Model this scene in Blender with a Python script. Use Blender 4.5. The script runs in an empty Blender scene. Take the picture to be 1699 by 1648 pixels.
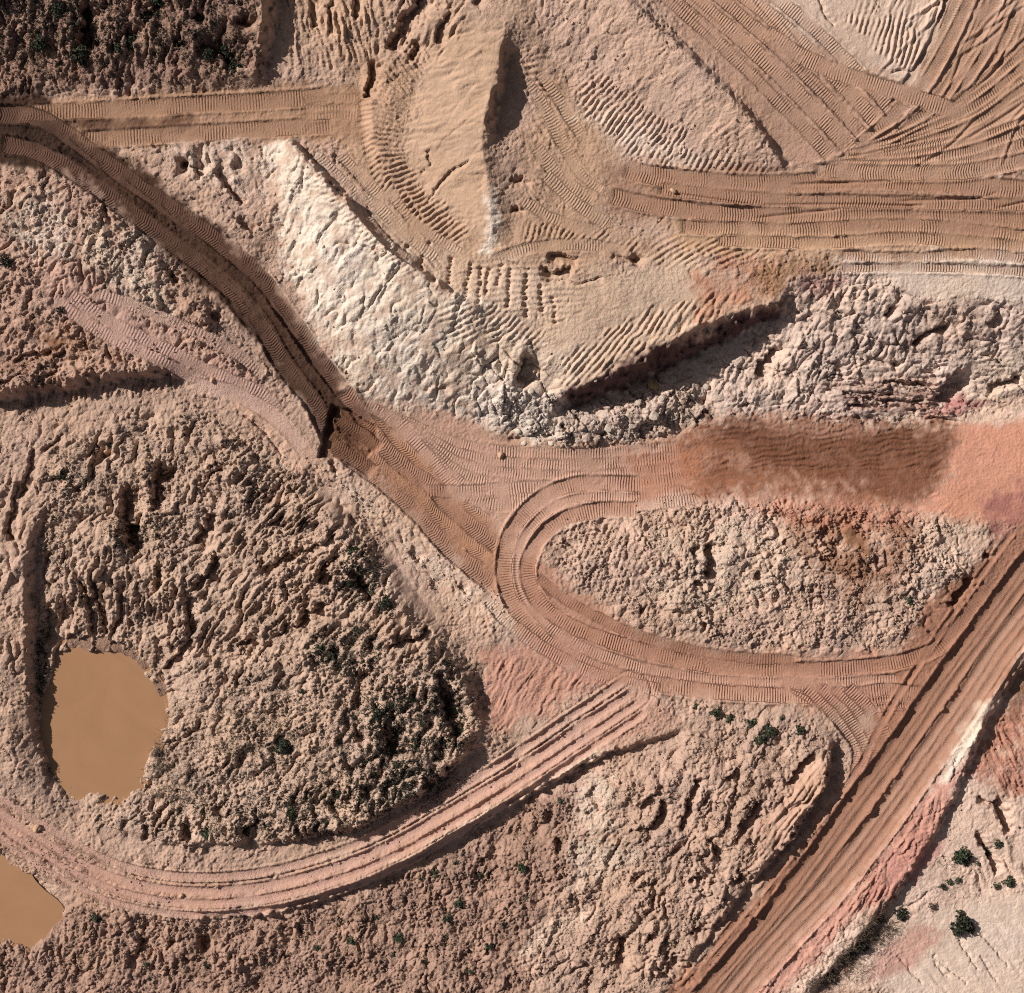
import bpy, math, random
import numpy as np

# ------------------------------------------------------------------ camera, world, sun, exposure
sc = bpy.context.scene
S = 0.05                      # metres per plan unit; plan units: x east 0..1699, y south 0..1648
CX, CY = 849.5, 824.0
CAM_H = 160.0
def wx(px): return (px - CX) * S
def wy(py): return (CY - py) * S

cam_d = bpy.data.cameras.new('camera')
cam = bpy.data.objects.new('camera', cam_d)
sc.collection.objects.link(cam)
cam.location = (0, 0, CAM_H - 3.0)
cam.rotation_euler = (0, 0, 0)
cam_d.sensor_fit = 'HORIZONTAL'
cam_d.angle = 2 * math.atan((1699 * S / 2) / CAM_H)
cam_d.clip_start = 1.0
cam_d.clip_end = 5000
sc.camera = cam

SUN_AZ = math.atan2(-0.90, 0.44)      # clockwise from +Y: the sun stands west-north-west
SUN_EL = math.radians(36)
world = bpy.data.worlds.new('World'); sc.world = world; world.use_nodes = True
nt = world.node_tree
sky = nt.nodes.new('ShaderNodeTexSky'); sky.sky_type = 'NISHITA'; sky.sun_disc = False
sky.sun_elevation = SUN_EL; sky.sun_rotation = SUN_AZ
sky.altitude = 300; sky.air_density = .7; sky.dust_density = 2.0
bg = nt.nodes['Background']; bg.inputs['Strength'].default_value = 0.05
dusty = nt.nodes.new('ShaderNodeHueSaturation'); dusty.inputs['Saturation'].default_value = .45     # pale dusty daylight
nt.links.new(sky.outputs[0], dusty.inputs['Color']); nt.links.new(dusty.outputs[0], bg.inputs[0])
sun_d = bpy.data.lights.new('sun', 'SUN'); sun_d.energy = 5.0; sun_d.angle = math.radians(0.5)
sun_d.color = (1.0, 0.965, 0.90)
sun = bpy.data.objects.new('sun', sun_d); sc.collection.objects.link(sun)
sd = (math.sin(SUN_AZ) * math.cos(SUN_EL), math.cos(SUN_AZ) * math.cos(SUN_EL), math.sin(SUN_EL))
from mathutils import Vector
sun.rotation_euler = Vector(sd).to_track_quat('Z', 'Y').to_euler()
sc.view_settings.view_transform = 'Standard'
sc.view_settings.look = 'None'
sc.view_settings.exposure = 0.15
sc.view_settings.gamma = 1.0
sc.view_settings.use_curve_mapping = False
sc.cycles.max_bounces = 4; sc.cycles.diffuse_bounces = 2
sc.cycles.use_denoising = False
sc.cycles.filter_width = 1.1

rng = np.random.default_rng(7)
random.seed(7)
f4 = np.float32

# ------------------------------------------------------------------ plan grid (fine over the quarry, coarser outward to the horizon)
STEP = 1.68
def axis(lo, hi):
    core = np.arange(lo, hi, STEP)
    a, b = [], []
    s = STEP * 2; p = core[0]
    while p > -7500: p -= s; a.append(p); s *= 1.35
    s = STEP * 2; p = core[-1]
    while p < 9200: p += s; b.append(p); s *= 1.35
    return np.array(a[::-1] + list(core) + b)
GX = axis(-26, 1726); GY = axis(-26, 1676)
NX, NY = len(GX), len(GY)
X, Y = np.meshgrid(GX.astype(f4), GY.astype(f4))

# ------------------------------------------------------------------ noise
_perm = rng.permutation(4096).astype(np.int32)
_ang = rng.uniform(0, 2 * np.pi, 4096)
_rnd = rng.random((4096, 5)).astype(f4)
_gx = np.cos(_ang).astype(f4); _gy = np.sin(_ang).astype(f4)
def perlin(x, y, seed=0):
    xf = np.floor(x); yf = np.floor(y)
    xi = xf.astype(np.int32); yi = yf.astype(np.int32)
    fx = (x - xf).astype(f4); fy = (y - yf).astype(f4)
    u = fx * fx * fx * (fx * (fx * 6 - 15) + 10); v = fy * fy * fy * (fy * (fy * 6 - 15) + 10)
    p0 = _perm[(xi + seed * 131) & 4095]; p1 = _perm[(xi + 1 + seed * 131) & 4095]
    def g(p, yy, dx, dy):
        h = _perm[(p + yy) & 4095]
        return _gx[h] * dx + _gy[h] * dy
    a = g(p0, yi, fx, fy); b = g(p1, yi, fx - 1, fy)
    c = g(p0, yi + 1, fx, fy - 1); d = g(p1, yi + 1, fx - 1, fy - 1)
    a += u * (b - a); c += u * (d - c)
    a += v * (c - a)
    return a * f4(1.5)
def N(scale, seed): return perlin(X / f4(scale), Y / f4(scale), seed)
def cells(x, y, seed):
    """broken clods: every cell is a tilted facet with a crack round it"""
    xi = np.floor(x).astype(np.int32); yi = np.floor(y).astype(np.int32)
    f1 = np.full(x.shape, 9, f4); f2 = np.full(x.shape, 9, f4); h = np.zeros(x.shape, f4)
    for oy in (-1, 0, 1):
        for ox in (-1, 0, 1):
            cx, cy = xi + ox, yi + oy
            k = _perm[(_perm[(cx + seed * 57) & 4095] + cy) & 4095]
            dx = x - (cx + _rnd[k, 0]); dy = y - (cy + _rnd[k, 1])
            d = dx * dx + dy * dy
            pl = (_rnd[k, 2] - .5) + (_rnd[k, 3] - .5) * 1.5 * dx + (_rnd[k, 4] - .5) * 1.5 * dy
            b = d < f1
            f2 = np.where(b, f1, np.minimum(f2, d)); h = np.where(b, pl, h); f1 = np.where(b, d, f1)
    e = np.sqrt(f2) - np.sqrt(f1)
    return (h - .55 * np.exp(-(e / .10) ** 2)).astype(f4)
def sstep(a, b, x):
    t = np.clip((x - a) / (b - a), 0, 1)
    return t * t * (3 - 2 * t)

W1 = (N(60, 1), N(60, 2)); W2 = (N(22, 3), N(22, 4)); W3 = (N(8, 5), N(8, 6))
PX = X + 9 * W1[0] + 6 * W2[0] + 2.5 * W3[0]       # wandering copies of the plan coordinates for ragged edges
PY = Y + 9 * W1[1] + 6 * W2[1] + 2.5 * W3[1]
QX = X + 2.5 * W2[0] + 2.2 * W3[0]
QY = Y + 2.5 * W2[1] + 2.2 * W3[1]

# ------------------------------------------------------------------ base relief from crest and toe lines
LINES = [
 # top-left hill
 [(-30,0,2.6),(100,10,2.6),(250,0,3),(420,0,3.2)],[(-30,70,2.0),(120,80,1.7),(300,70,2.0)],
 [(-30,135,0.9),(150,138,0.8),(300,135,0.9),(430,140,1.2)],
 [(-30,178,0.1),(150,176,0),(400,162,0),(560,150,.1)],
 [(-30,262,-.1),(120,256,0),(250,248,0),(400,242,0),(560,236,0)],
 [(470,-20,3.6),(452,30,3.4),(446,80,2.7),(434,128,1.5)],[(486,-20,2.4),(470,40,1.5),(464,90,.8),(452,138,.3)],[(530,-20,2.4),(525,50,1.4),(515,120,.4)],
 [(560,-20,3.2),(580,60,2.0),(600,110,1.0)],[(660,-20,3.6),(650,50,2.6),(640,100,1.3)],
 [(635,115,1.3),(628,150,.9),(622,200,.7),(628,250,.6),(655,310,.4)],[(600,130,.2),(603,180,0.05),(605,240,0.05),(630,305,.1)],
 # slope above the sand heap
 [(760,-20,4.2),(800,20,3.9),(900,-10,4.3)],[(690,70,2.6),(740,80,2.8)],
 [(845,70,3.5),(835,95,3.7),(829,120,3.4),(824,150,3.3),(815,190,3.1),(806,225,2.7),(800,255,2.2),(806,290,1.9),(812,330,1.6),(818,400,1.0)],
 [(700,95,2.1),(695,170,1.0),(668,240,0.35),(690,310,0.15),(740,380,0.0),(790,425,0.1)],
 [(846,112,2.1),(840,150,1.3),(830,195,1.0),(822,235,0.9),(828,262,1.4),(836,300,1.3),(845,340,.9),(850,400,.3)],
 [(900,120,2.1),(935,200,1.1),(950,280,.7),(1000,330,.6)],
 [(905,108,2.2),(968,190,1.2),(1040,262,.75),(1150,292,.7),(1280,300,.8)],
 [(960,-20,4.6),(1050,55,4.2),(1110,105,3.9),(1200,188,3.2),(1250,240,2.3),(1285,288,1.3)],
 [(975,-20,3.9),(1063,48,3.5),(1123,98,3.1),(1212,181,2.4),(1262,235,1.5),(1296,284,.8)],
 [(1400,-20,4.4),(1560,-20,4.4),(1720,-20,4.6)],[(1300,60,3.6),(1420,110,3.2),(1500,170,2.7),(1720,150,3.2)],[(1400,270,1.0),(1560,280,1.2),(1720,270,1.7)],
 [(1010,295,.6),(1200,310,.7),(1450,305,.8),(1720,310,1.0)],[(1010,360,.5),(1250,395,.5),(1720,410,.8)],
 # white ridge
 [(488,250,1.1),(530,295,1.5),(560,330,1.8),(640,415,2.0),(720,478,1.6),(790,518,1.0)],
 [(499,246,.1),(572,324,.25),(650,408,.3),(728,471,.3),(796,511,.6)],
 [(600,250,.15),(660,340,.2),(750,430,.1),(850,470,.1),(950,470,.2),(1100,430,.3)],
 [(440,262,-.1),(462,330,-.3),(475,420,-.8),(505,520,-1.5),(560,615,-2.4),(620,662,-3.0),(700,672,-3.3),(800,692,-3.7),(880,735,-4.2)],
 [(540,420,.7),(640,530,.4),(740,590,-.4),(840,590,-.7)],
 [(865,590,-.6),(850,625,-1.2),(835,650,-1.8)],[(885,600,-1.6),(872,640,-2.3)],
 # cliff
 [(900,600,-.9),(950,580,-.4),(1000,560,-.2)],
 [(925,655,-1.6),(1000,627,-.7),(1080,587,-.3),(1160,543,-.1),(1230,520,-.1),(1292,503,0)],
 [(930,678,-4.0),(1020,655,-4.3),(1100,617,-4.4),(1180,580,-4.2),(1245,550,-3.6),(1300,520,-2.2)],
 [(1290,610,-3.6),(1240,640,-3.9),(1160,680,-4.2)],
 [(960,705,-3.3),(1000,690,-3.2),(1060,690,-3.1),(1120,655,-3.3)],
 [(1310,470,.2),(1400,452,.3),(1520,440,.4),(1720,440,.5)],
 [(1330,560,-2.0),(1420,545,-1.2),(1500,512,-.3),(1640,512,-.3),(1720,522,-.4)],
 [(1330,640,-3.6),(1420,605,-2.6),(1520,590,-2.4),(1600,585,-2.3),(1640,570,-1.9),(1720,560,-1.6)],
 [(1500,650,-3.5),(1560,640,-3.3),(1600,600,-2.5)],[(1560,668,-4.2),(1610,625,-4.0)],
 [(1000,742,-4.5),(1100,722,-4.5),(1180,692,-4.4),(1300,683,-4.4),(1450,706,-4.5),(1580,692,-4.4),(1720,655,-4.1)],
 [(650,715,-3.8),(800,800,-4.4),(1000,790,-4.6),(1200,790,-4.7),(1500,760,-4.6),(1720,760,-4.3)],
 [(1600,850,-4.4),(1720,860,-4.5)],
 # diagonal haul road and banks beside it
 [(-30,215,0),(80,228,0),(250,340,-.6),(370,450,-1.4),(450,540,-2.1),(530,650,-3.1),(600,725,-3.6),(700,812,-4.2),(820,935,-4.6)],
 [(60,330,.6),(160,385,.7),(250,420,.2),(330,520,-.7),(400,595,-1.8)],
 [(120,290,.2),(200,345,-.1),(290,430,-.9),(385,540,-1.7),(450,630,-2.4)],
 [(300,290,.2),(380,350,-.2),(430,420,-.6)],
 [(-30,450,-.1),(100,520,-.7),(250,560,-1.3),(380,630,-2.1)],
 [(-30,655,-.1),(100,633,-.2),(200,617,-.3),(290,609,-.8),(335,609,-1.7)],
 [(-30,676,-2.3),(100,654,-2.4),(200,637,-2.4),(290,626,-2.3),(340,622,-2.2)],
 [(350,652,-2.4),(450,695,-2.9),(530,770,-3.4),(600,850,-3.9),(700,970,-4.4),(770,1050,-4.7),(800,1120,-4.9)],
 [(20,830,-2.6),(10,950,-2.9),(10,1100,-3.1),(15,1250,-3.5),(50,1340,-4.5)],
 [(70,835,-2.6),(42,920,-2.7),(40,1050,-3.1),(42,1120,-3.6),(42,1190,-3.9),(66,1290,-4.3)],
 [(76,850,-3.2),(52,930,-4.1),(50,1040,-4.9),(52,1100,-5.0),(52,1190,-5.05),(78,1292,-5.2)],
 # pond shore
 [(100,1080,-5.2),(150,1080,-5.2),(215,1090,-5.2),(245,1130,-5.2),(277,1172,-5.2),(262,1220,-5.2),(232,1280,-5.2),(205,1324,-5.2),(150,1314,-5.2),(100,1290,-5.2)],
 [(130,1130,-5.9),(200,1180,-5.9),(170,1260,-5.9)],
 # big spoil mound
 [(100,780,-2.5),(200,705,-2.5),(330,685,-2.5),(450,755,-2.7)],[(110,900,-2.8),(150,980,-3.6),(160,1040,-4.6)],
 [(250,940,-2.9),(270,1030,-4.0),(250,1090,-4.9)],[(400,900,-2.5),(420,1020,-3.2),(330,1120,-4.6)],
 [(495,815,-2.6),(575,895,-2.6),(645,985,-2.8),(695,1055,-3.1),(735,1105,-3.0),(775,1170,-3.1),(782,1215,-3.1)],
 [(520,800,-3.4),(612,880,-4.0),(695,990,-4.4),(742,1052,-4.6),(792,1120,-4.9),(808,1185,-5)],
 [(560,1080,-2.9),(640,1130,-2.7),(690,1180,-2.6)],[(400,1200,-3.7),(550,1250,-3.2),(700,1280,-3.0)],[(280,1180,-5.0),(310,1250,-4.6),(270,1330,-4.8)],
 [(770,1245,-3.1),(680,1322,-3.2),(580,1372,-3.4),(450,1395,-3.9),(300,1402,-4.3),(160,1370,-4.7)],
 [(788,1250,-5),(692,1332,-5),(586,1384,-5),(452,1408,-5),(300,1415,-5.1),(150,1388,-5)],
 # curved track with its outer bank
 [(-30,1330,-4.9),(100,1430,-5.1),(250,1485,-5.1),(400,1485,-5.1),(560,1450,-5.1),(700,1380,-5),(850,1285,-4.9),(1000,1190,-4.8)],
 [(-30,1385,-5.0),(80,1460,-5.1),(200,1515,-5.2),(330,1527,-4.9),(430,1522,-4.7),(560,1484,-4.6),(660,1442,-4.5),(760,1382,-4.4),(860,1327,-4.3),(1000,1252,-4.3),(1125,1214,-4.4)],
 [(330,1537,-5.6),(436,1533,-5.9),(566,1494,-5.9),(667,1452,-5.9),(766,1392,-5.8),(865,1337,-5.7),(1005,1261,-5.4),(1127,1222,-5.0)],
 [(-30,1650,-6),(300,1650,-6),(600,1610,-5.9),(900,1560,-5.5),(1000,1650,-5.5)],[(850,1450,-5.7),(700,1540,-5.9),(200,1580,-6.0)],
 [(-30,1420,-6.2),(10,1432,-6.2),(40,1452,-6.2),(65,1482,-6.2),(98,1512,-6.2),(92,1538,-6.2),(62,1560,-6.2),(50,1578,-6.2),(20,1560,-6.2),(-30,1548,-6.2)],[(-30,1480,-6.8),(40,1510,-6.8)],
 # lower middle mound
 [(1000,1345,-4.2),(1100,1300,-3.7),(1200,1345,-3.6),(1250,1245,-3.9),(1345,1222,-4.0)],[(950,1420,-4.9),(1050,1450,-4.4),(1150,1480,-4.2)],
 [(1378,1240,-3.8),(1372,1300,-3.4),(1318,1385,-3.6),(1235,1475,-4),(1160,1575,-4.3),(1095,1660,-4.6)],
 [(1390,1242,-5.1),(1384,1303,-5.3),(1330,1390,-5.3),(1250,1482,-5.2),(1180,1568,-5.2),(1120,1660,-5.2)],
 [(1060,820,-4.6),(900,850,-4.6),(840,950,-4.6),(900,1040,-4.7),(1050,1100,-4.7),(1250,1130,-4.8),(1500,1130,-4.8)],
 [(1420,1220,-4.9),(1450,1170,-4.8)],
 # rubble mound
 [(1000,930,-4),(1150,930,-3.3),(1300,930,-3.5),(1420,895,-4.1),(1560,950,-3.5)],[(1100,1000,-3.9),(1300,1030,-4),(1480,1060,-4.3)],
 # truck road and banks lower right
 [(1720,880,-4.6),(1600,1060,-4.7),(1400,1330,-4.9),(1200,1560,-5),(1110,1660,-5)],[(1720,990,-4.7),(1600,1180,-4.8),(1480,1340,-4.9),(1350,1490,-5),(1220,1640,-5.1)],
 [(1720,1050,-4.2),(1690,1100,-4.1),(1640,1190,-4.1),(1600,1290,-4.3),(1565,1370,-4.5),(1490,1490,-4.7),(1430,1560,-4.7),(1340,1660,-4.9)],
 [(1720,1115,-5.6),(1700,1130,-5.6),(1652,1205,-5.5),(1612,1296,-5.2),(1577,1376,-5.5),(1502,1497,-5.7),(1446,1572,-5.8),(1362,1660,-5.8)],
 [(1720,1240,-5.3),(1660,1300,-5.2),(1640,1400,-5.4),(1600,1500,-5.9)],[(1720,1500,-5.9),(1720,1660,-6.4)],[(1550,1660,-6.3),(1480,1600,-6.0)],
]
RS = 3.0; RX0, RY0 = -45.0, -45.0
RW, RH = int(1800 / RS), int(1750 / RS)
known = np.zeros((RH, RW), f4); cnt = np.zeros((RH, RW), f4)
for L in LINES:
    for (x0, y0, h0), (x1, y1, h1) in zip(L[:-1], L[1:]):
        n = int(math.hypot(x1 - x0, y1 - y0) / 1.5) + 2
        t = np.linspace(0, 1, n)
        ix = ((x0 + (x1 - x0) * t - RX0) / RS).astype(int); iy = ((y0 + (y1 - y0) * t - RY0) / RS).astype(int)
        ok = (ix >= 0) & (ix < RW) & (iy >= 0) & (iy < RH)
        np.add.at(known, (iy[ok], ix[ok]), (h0 + (h1 - h0) * t)[ok]); np.add.at(cnt, (iy[ok], ix[ok]), 1)
def solve(val, w):
    h, wd = val.shape
    if min(h, wd) <= 6:
        return np.full_like(val, val.sum() / max(w.sum(), 1e-6))
    h2, w2 = (h + 1) // 2, (wd + 1) // 2
    vp = np.zeros((h2 * 2, w2 * 2), f4); wp = np.zeros_like(vp)
    vp[:h, :wd] = val; wp[:h, :wd] = w
    v2 = vp.reshape(h2, 2, w2, 2).sum((1, 3)); ww = wp.reshape(h2, 2, w2, 2).sum((1, 3))
    k = ww > 0
    v2 = np.where(k, v2 / np.maximum(ww, 1e-6), 0); lo = solve(v2, k.astype(f4))
    u = np.repeat(np.repeat(lo, 2, 0), 2, 1)[:h, :wd]
    fixed = w > 0
    u = np.where(fixed, val, u)
    for _ in range(70):
        p = np.pad(u, 1, mode='edge')
        a = (p[:-2, 1:-1] + p[2:, 1:-1] + p[1:-1, :-2] + p[1:-1, 2:]) * f4(.25)
        u = np.where(fixed, val, a)
    return u
kn = cnt > 0
base_r = solve(np.where(kn, known / np.maximum(cnt, 1), 0).astype(f4), kn.astype(f4))
def blur(a, n):
    for _ in range(n):
        p = np.pad(a, 1, mode='edge')
        a = (p[:-2, 1:-1] + p[2:, 1:-1] + p[1:-1, :-2] + p[1:-1, 2:] + 2 * a) / f4(6)
    return a
base_s = blur(base_r, 60)          # smooth version carried by roads and tracks
base_r = blur(base_r, 1)
def sample(r, x, y):
    u = np.clip((x - RX0) / RS - .5, 0, RW - 1.001); v = np.clip((y - RY0) / RS - .5, 0, RH - 1.001)
    i = u.astype(np.int32); j = v.astype(np.int32); fu = (u - i).astype(f4); fv = (v - j).astype(f4)
    return (r[j, i] * (1 - fu) + r[j, i + 1] * fu) * (1 - fv) + (r[j + 1, i] * (1 - fu) + r[j + 1, i + 1] * fu) * fv
gy_, gx_ = np.gradient(base_r, RS * S)
steep = sample(blur(sstep(.8, 1.8, np.hypot(gx_, gy_)).astype(f4), 2), X, Y)
W4 = (N(12, 7) * steep, N(12, 8) * steep)
H = sample(base_r, X + (1.5 + 3.5 * steep) * W2[0] + 3 * steep * W3[0] + 6 * W4[0], Y + (1.5 + 3.5 * steep) * W2[1] + 3 * steep * W3[1] + 6 * W4[1])
B = sample(base_s, X, Y)

# ------------------------------------------------------------------ region masks
def window(xmin, ymin, xmax, ymax):
    i0, i1 = np.searchsorted(GX, [xmin, xmax]); j0, j1 = np.searchsorted(GY, [ymin, ymax])
    return slice(j0, j1), slice(i0, i1)
def poly_mask(pts, soft=8, ragged=1):
    p = np.array(pts, float)
    m = soft + 26
    w = window(p[:, 0].min() - m, p[:, 1].min() - m, p[:, 0].max() + m, p[:, 1].max() + m)
    x = (PX if ragged == 1 else QX if ragged == .5 else X)[w]; y = (PY if ragged == 1 else QY if ragged == .5 else Y)[w]
    d2 = np.full(x.shape, 1e9, f4); inside = np.zeros(x.shape, bool)
    for (ax, ay), (bx, by) in zip(p, np.roll(p, -1, 0)):
        ex, ey = bx - ax, by - ay
        t = np.clip(((x - ax) * ex + (y - ay) * ey) / (ex * ex + ey * ey + 1e-9), 0, 1)
        d2 = np.minimum(d2, (x - ax - t * ex) ** 2 + (y - ay - t * ey) ** 2)
        if ay != by:
            inside ^= ((ay > y) != (by > y)) & (x < (bx - ax) * (y - ay) / (by - ay) + ax)
    d = np.sqrt(d2); d = np.where(inside, d, -d)
    if ragged == 1 and soft >= 8: d = d + min(soft, 22) * (.75 * VAR2[w] + .55 * W3[0][w] + .4 * VAR[w])
    return w, sstep(-soft, soft, d).astype(f4)
def spline(pts, n=8):
    p = np.array(pts, float)
    if len(p) == 2: 
        return p[0] + (p[1] - p[0]) * np.linspace(0, 1, n + 1)[:, None]
    q = np.vstack([2 * p[0] - p[1], p, 2 * p[-1] - p[-2]]); out = []
    for i in range(1, len(q) - 2):
        t = np.linspace(0, 1, n, endpoint=False)[:, None]
        a, b, c, d = q[i - 1], q[i], q[i + 1], q[i + 2]
        out.append(.5 * ((2 * b) + (-a + c) * t + (2 * a - 5 * b + 4 * c - d) * t ** 2 + (-a + 3 * b - 3 * c + d) * t ** 3))
    return np.vstack(out + [p[-1:]])
def polyline_field(pts, R, ragged=False, n=8):
    p = spline(pts, n)
    seg = np.hypot(*np.diff(p, axis=0).T); cum = np.concatenate([[0], np.cumsum(seg)])
    w = window(p[:, 0].min() - R, p[:, 1].min() - R, p[:, 0].max() + R, p[:, 1].max() + R)
    j0, i0 = w[0].start, w[1].start
    shp = (w[0].stop - j0, w[1].stop - i0)
    best = np.full(shp, 1e9, f4); sd_ = np.full(shp, 1e4, f4); ss = np.zeros(shp, f4)
    XX, YY = (QX, QY) if ragged else (X, Y)
    for k in range(len(seg)):
        (ax, ay), (bx, by) = p[k], p[k + 1]
        ww = window(min(ax, bx) - R, min(ay, by) - R, max(ax, bx) + R, max(ay, by) + R)
        x = XX[ww]; y = YY[ww]
        if not x.size: continue
        ex, ey = (bx - ax) / (seg[k] + 1e-9), (by - ay) / (seg[k] + 1e-9)
        t = np.clip((x - ax) * ex + (y - ay) * ey, 0, seg[k])
        rx = x - ax - t * ex; ry = y - ay - t * ey
        d2 = rx * rx + ry * ry
        lw = (slice(ww[0].start - j0, ww[0].stop - j0), slice(ww[1].start - i0, ww[1].stop - i0))
        b = d2 < best[lw]
        best[lw] = np.where(b, d2, best[lw])
        sgn = np.where((ex * (y - ay) - ey * (x - ax)) >= 0, 1, -1)     # + = right-hand side of travel (plan, y down)
        sd_[lw] = np.where(b, np.sqrt(d2) * sgn, sd_[lw]); ss[lw] = np.where(b, cum[k] + t, ss[lw])
    return w, sd_, ss, None, cum[-1]

def ellipse(cx, cy, rx, ry, rot=0, n=18):
    c, s = math.cos(rot), math.sin(rot)
    return [(cx + rx * math.cos(a) * c - ry * math.sin(a) * s, cy + rx * math.cos(a) * s + ry * math.sin(a) * c)
            for a in (2 * math.pi * k / n for k in range(n))]

def lin(c):
    c = np.array(c, float) / 255
    return np.where(c <= .04045, c / 12.92, ((c + .055) / 1.055) ** 2.4)
ALB = 0.80
COL = np.empty((NY, NX, 3), f4); COL[:] = lin((200, 168, 148)) * ALB
VAR = N(37, 11); VAR2 = N(13, 12)
def paint(poly, rgb, k=1.0, soft=12, patchy=0.0, ragged=1):
    w, m = poly_mask(poly, soft, ragged)
    if patchy: m = m * np.clip(1 - patchy * .5 + patchy * (1.6 * VAR[w] + 1.2 * VAR2[w]), 0, 1)
    m = (m * k)[..., None]
    COL[w] = COL[w] * (1 - m) + (lin(rgb) * ALB).astype(f4) * m
ROUGH = np.full((NY, NX), .55, f4)
def rough(poly, v, soft=14):
    w, m = poly_mask(poly, soft); ROUGH[w] = ROUGH[w] * (1 - m) + v * m

SAND = (209, 173, 146); TAN = (194, 160, 134); CREAM = (226, 208, 190); WHITE = (231, 214, 196); PINK = (206, 166, 149)
GREY = (184, 162, 150); LAV = (221, 196, 180); RED = (190, 122, 94); BROWN = (130, 94, 70); DARK = (104, 76, 58); ROSE = (200, 148, 136)

R_SPOIL = [(95,760),(200,690),(340,680),(440,740),(520,800),(600,880),(690,1000),(790,1120),(800,1190),(780,1240),(640,1350),(480,1405),(300,1410),(150,1370),(95,1300),(60,1180),(55,950)]
R_FIELD = [(-40,1590),(110,1500),(180,1520),(330,1545),(560,1505),(680,1460),(870,1345),(960,1290),(990,1400),(860,1590),(900,1700),(-40,1700)]
R_MOUND = [(960,1290),(1130,1225),(1240,1190),(1350,1200),(1385,1250),(1375,1300),(1310,1390),(1225,1480),(1150,1570),(1080,1660),(880,1660),(880,1560),(1000,1430)]
R_RUBBLE = [(930,860),(1100,830),(1300,835),(1450,850),(1560,850),(1600,900),(1620,960),(1560,1050),(1450,1085),(1250,1080),(1080,1050),(980,990),(920,920)]
R_TOPLEFT = [(-40,-40),(470,-40),(450,60),(440,140),(300,160),(-40,175)]
R_WHITE = [(450,250),(490,245),(560,325),(640,410),(720,475),(800,515),(870,560),(930,600),(935,655),(880,735),(800,695),(700,675),(620,660),(560,610),(505,510),(470,400)]
R_CLIFF = [(915,665),(1000,630),(1100,580),(1290,505),(1310,470),(1400,455),(1520,500),(1740,510),(1740,650),(1580,690),(1450,705),(1300,680),(1180,690),(1060,735),(930,735)]
R_HEAP = [(835,70),(850,110),(840,180),(815,240),(820,330),(830,415),(790,425),(740,380),(690,310),(668,240),(690,170),(705,95),(760,70)]
R_PINKSLOPE = [(880,20),(960,-30),(1050,58),(1110,108),(1200,190),(1285,290),(1150,295),(1040,265),(965,190),(900,105)]
R_UPRIGHT = [(1010,-30),(1740,-40),(1740,300),(1450,300),(1300,290),(1210,180)]
R_FLOOR = [(610,680),(700,680),(800,700),(880,745),(1000,745),(1180,700),(1300,690),(1450,712),(1580,700),(1740,660),(1740,870),(1600,870),(1450,840),(1100,830),(1040,860),(930,870),(890,930),(880,1000),(830,980),(700,830)]
R_LR = [(1740,1040),(1660,1150),(1560,1290),(1470,1420),(1360,1540),(1260,1660),(1740,1660)]
R_LEFT = [(-40,290),(130,290),(250,390),(350,520),(440,640),(340,620),(200,630),(-40,670)]

# colour of the soils, with a few tones of light and shade painted in
paint(R_TOPLEFT, (160, 128, 112), .95, 15)
paint([(420,-40),(990,-40),(960,60),(900,110),(850,80),(700,90),(640,140),(470,140)], (203,170,146), 1, 20)
paint([(600,130),(700,90),(690,200),(700,310),(800,420),(850,330),(900,130),(960,190),(1040,270),(1000,360),(1100,430),(950,470),(800,500),(700,450),(600,330),(560,240)], TAN, 1, 15)
paint([(600,330),(700,420),(800,430),(960,470),(1120,430),(1290,500),(930,660),(870,570),(790,515),(720,470)], (212,184,160), .95, 25)
paint(R_HEAP, (198,166,140), 1, 26)
paint([(805,330),(822,320),(830,415),(800,425),(808,380)], (236,220,204), .85, 8)  # white streak: the light on the heap crest put into the colour
paint(R_PINKSLOPE, (208,176,156), 1, 10)
paint([(950,200),(1040,265),(1150,292),(1200,298),(1120,260),(1000,190)], CREAM, .6, 25)
paint(R_UPRIGHT, (193,156,134), 1, 10)
paint([(1230,20),(1300,-40),(1560,-40),(1550,60),(1510,170),(1400,140),(1300,90)], (217,191,172), .95, 14)
paint([(1560,-40),(1740,-40),(1740,40),(1640,60)], (214,186,166), .8, 20)
paint([(990,285),(1450,300),(1740,300),(1740,415),(1250,400),(1010,370)], (174,138,116), 1, 12)
paint([(1100,385),(1740,405),(1740,430),(1300,440),(1120,430)], (205,168,136), .9, 14)
paint([(1140,470),(1200,430),(1290,440),(1310,480),(1230,520),(1160,545)], (196,140,112), .8, 14, .4)
paint([(1230,450),(1380,430),(1370,480),(1260,500)], (178,138,104), .7, 14)
paint(R_WHITE, (212,186,166), 1, 16)
paint(R_WHITE, WHITE, 1, 18, .75)
paint([(480,290),(560,350),(640,450),(700,520),(700,620),(600,590),(520,500),(480,400)], (233,218,203), .75, 30, .5)
paint([(470,270),(520,300),(640,420),(700,480),(660,440),(560,350)], CREAM, .7, 12)
paint([(780,520),(900,580),(1000,580),(930,650),(880,640),(800,570)], (216,192,170), .8, 18)
paint([(1370,440),(1740,425),(1740,520),(1500,510),(1400,470)], (226,205,188), 1, 14)
paint(R_CLIFF, LAV, 1, 8)
paint([(1360,540),(1440,480),(1500,500),(1480,560),(1400,620),(1330,680),(1280,690)], (210,190,178), .75, 18, .5)
paint([(1480,505),(1620,505),(1620,600),(1500,600)], (190,166,152), .7, 10, .3, .5)
paint([(1380,640),(1560,620),(1560,680),(1400,690)], (182,152,138), .7, 12, .4)
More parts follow.
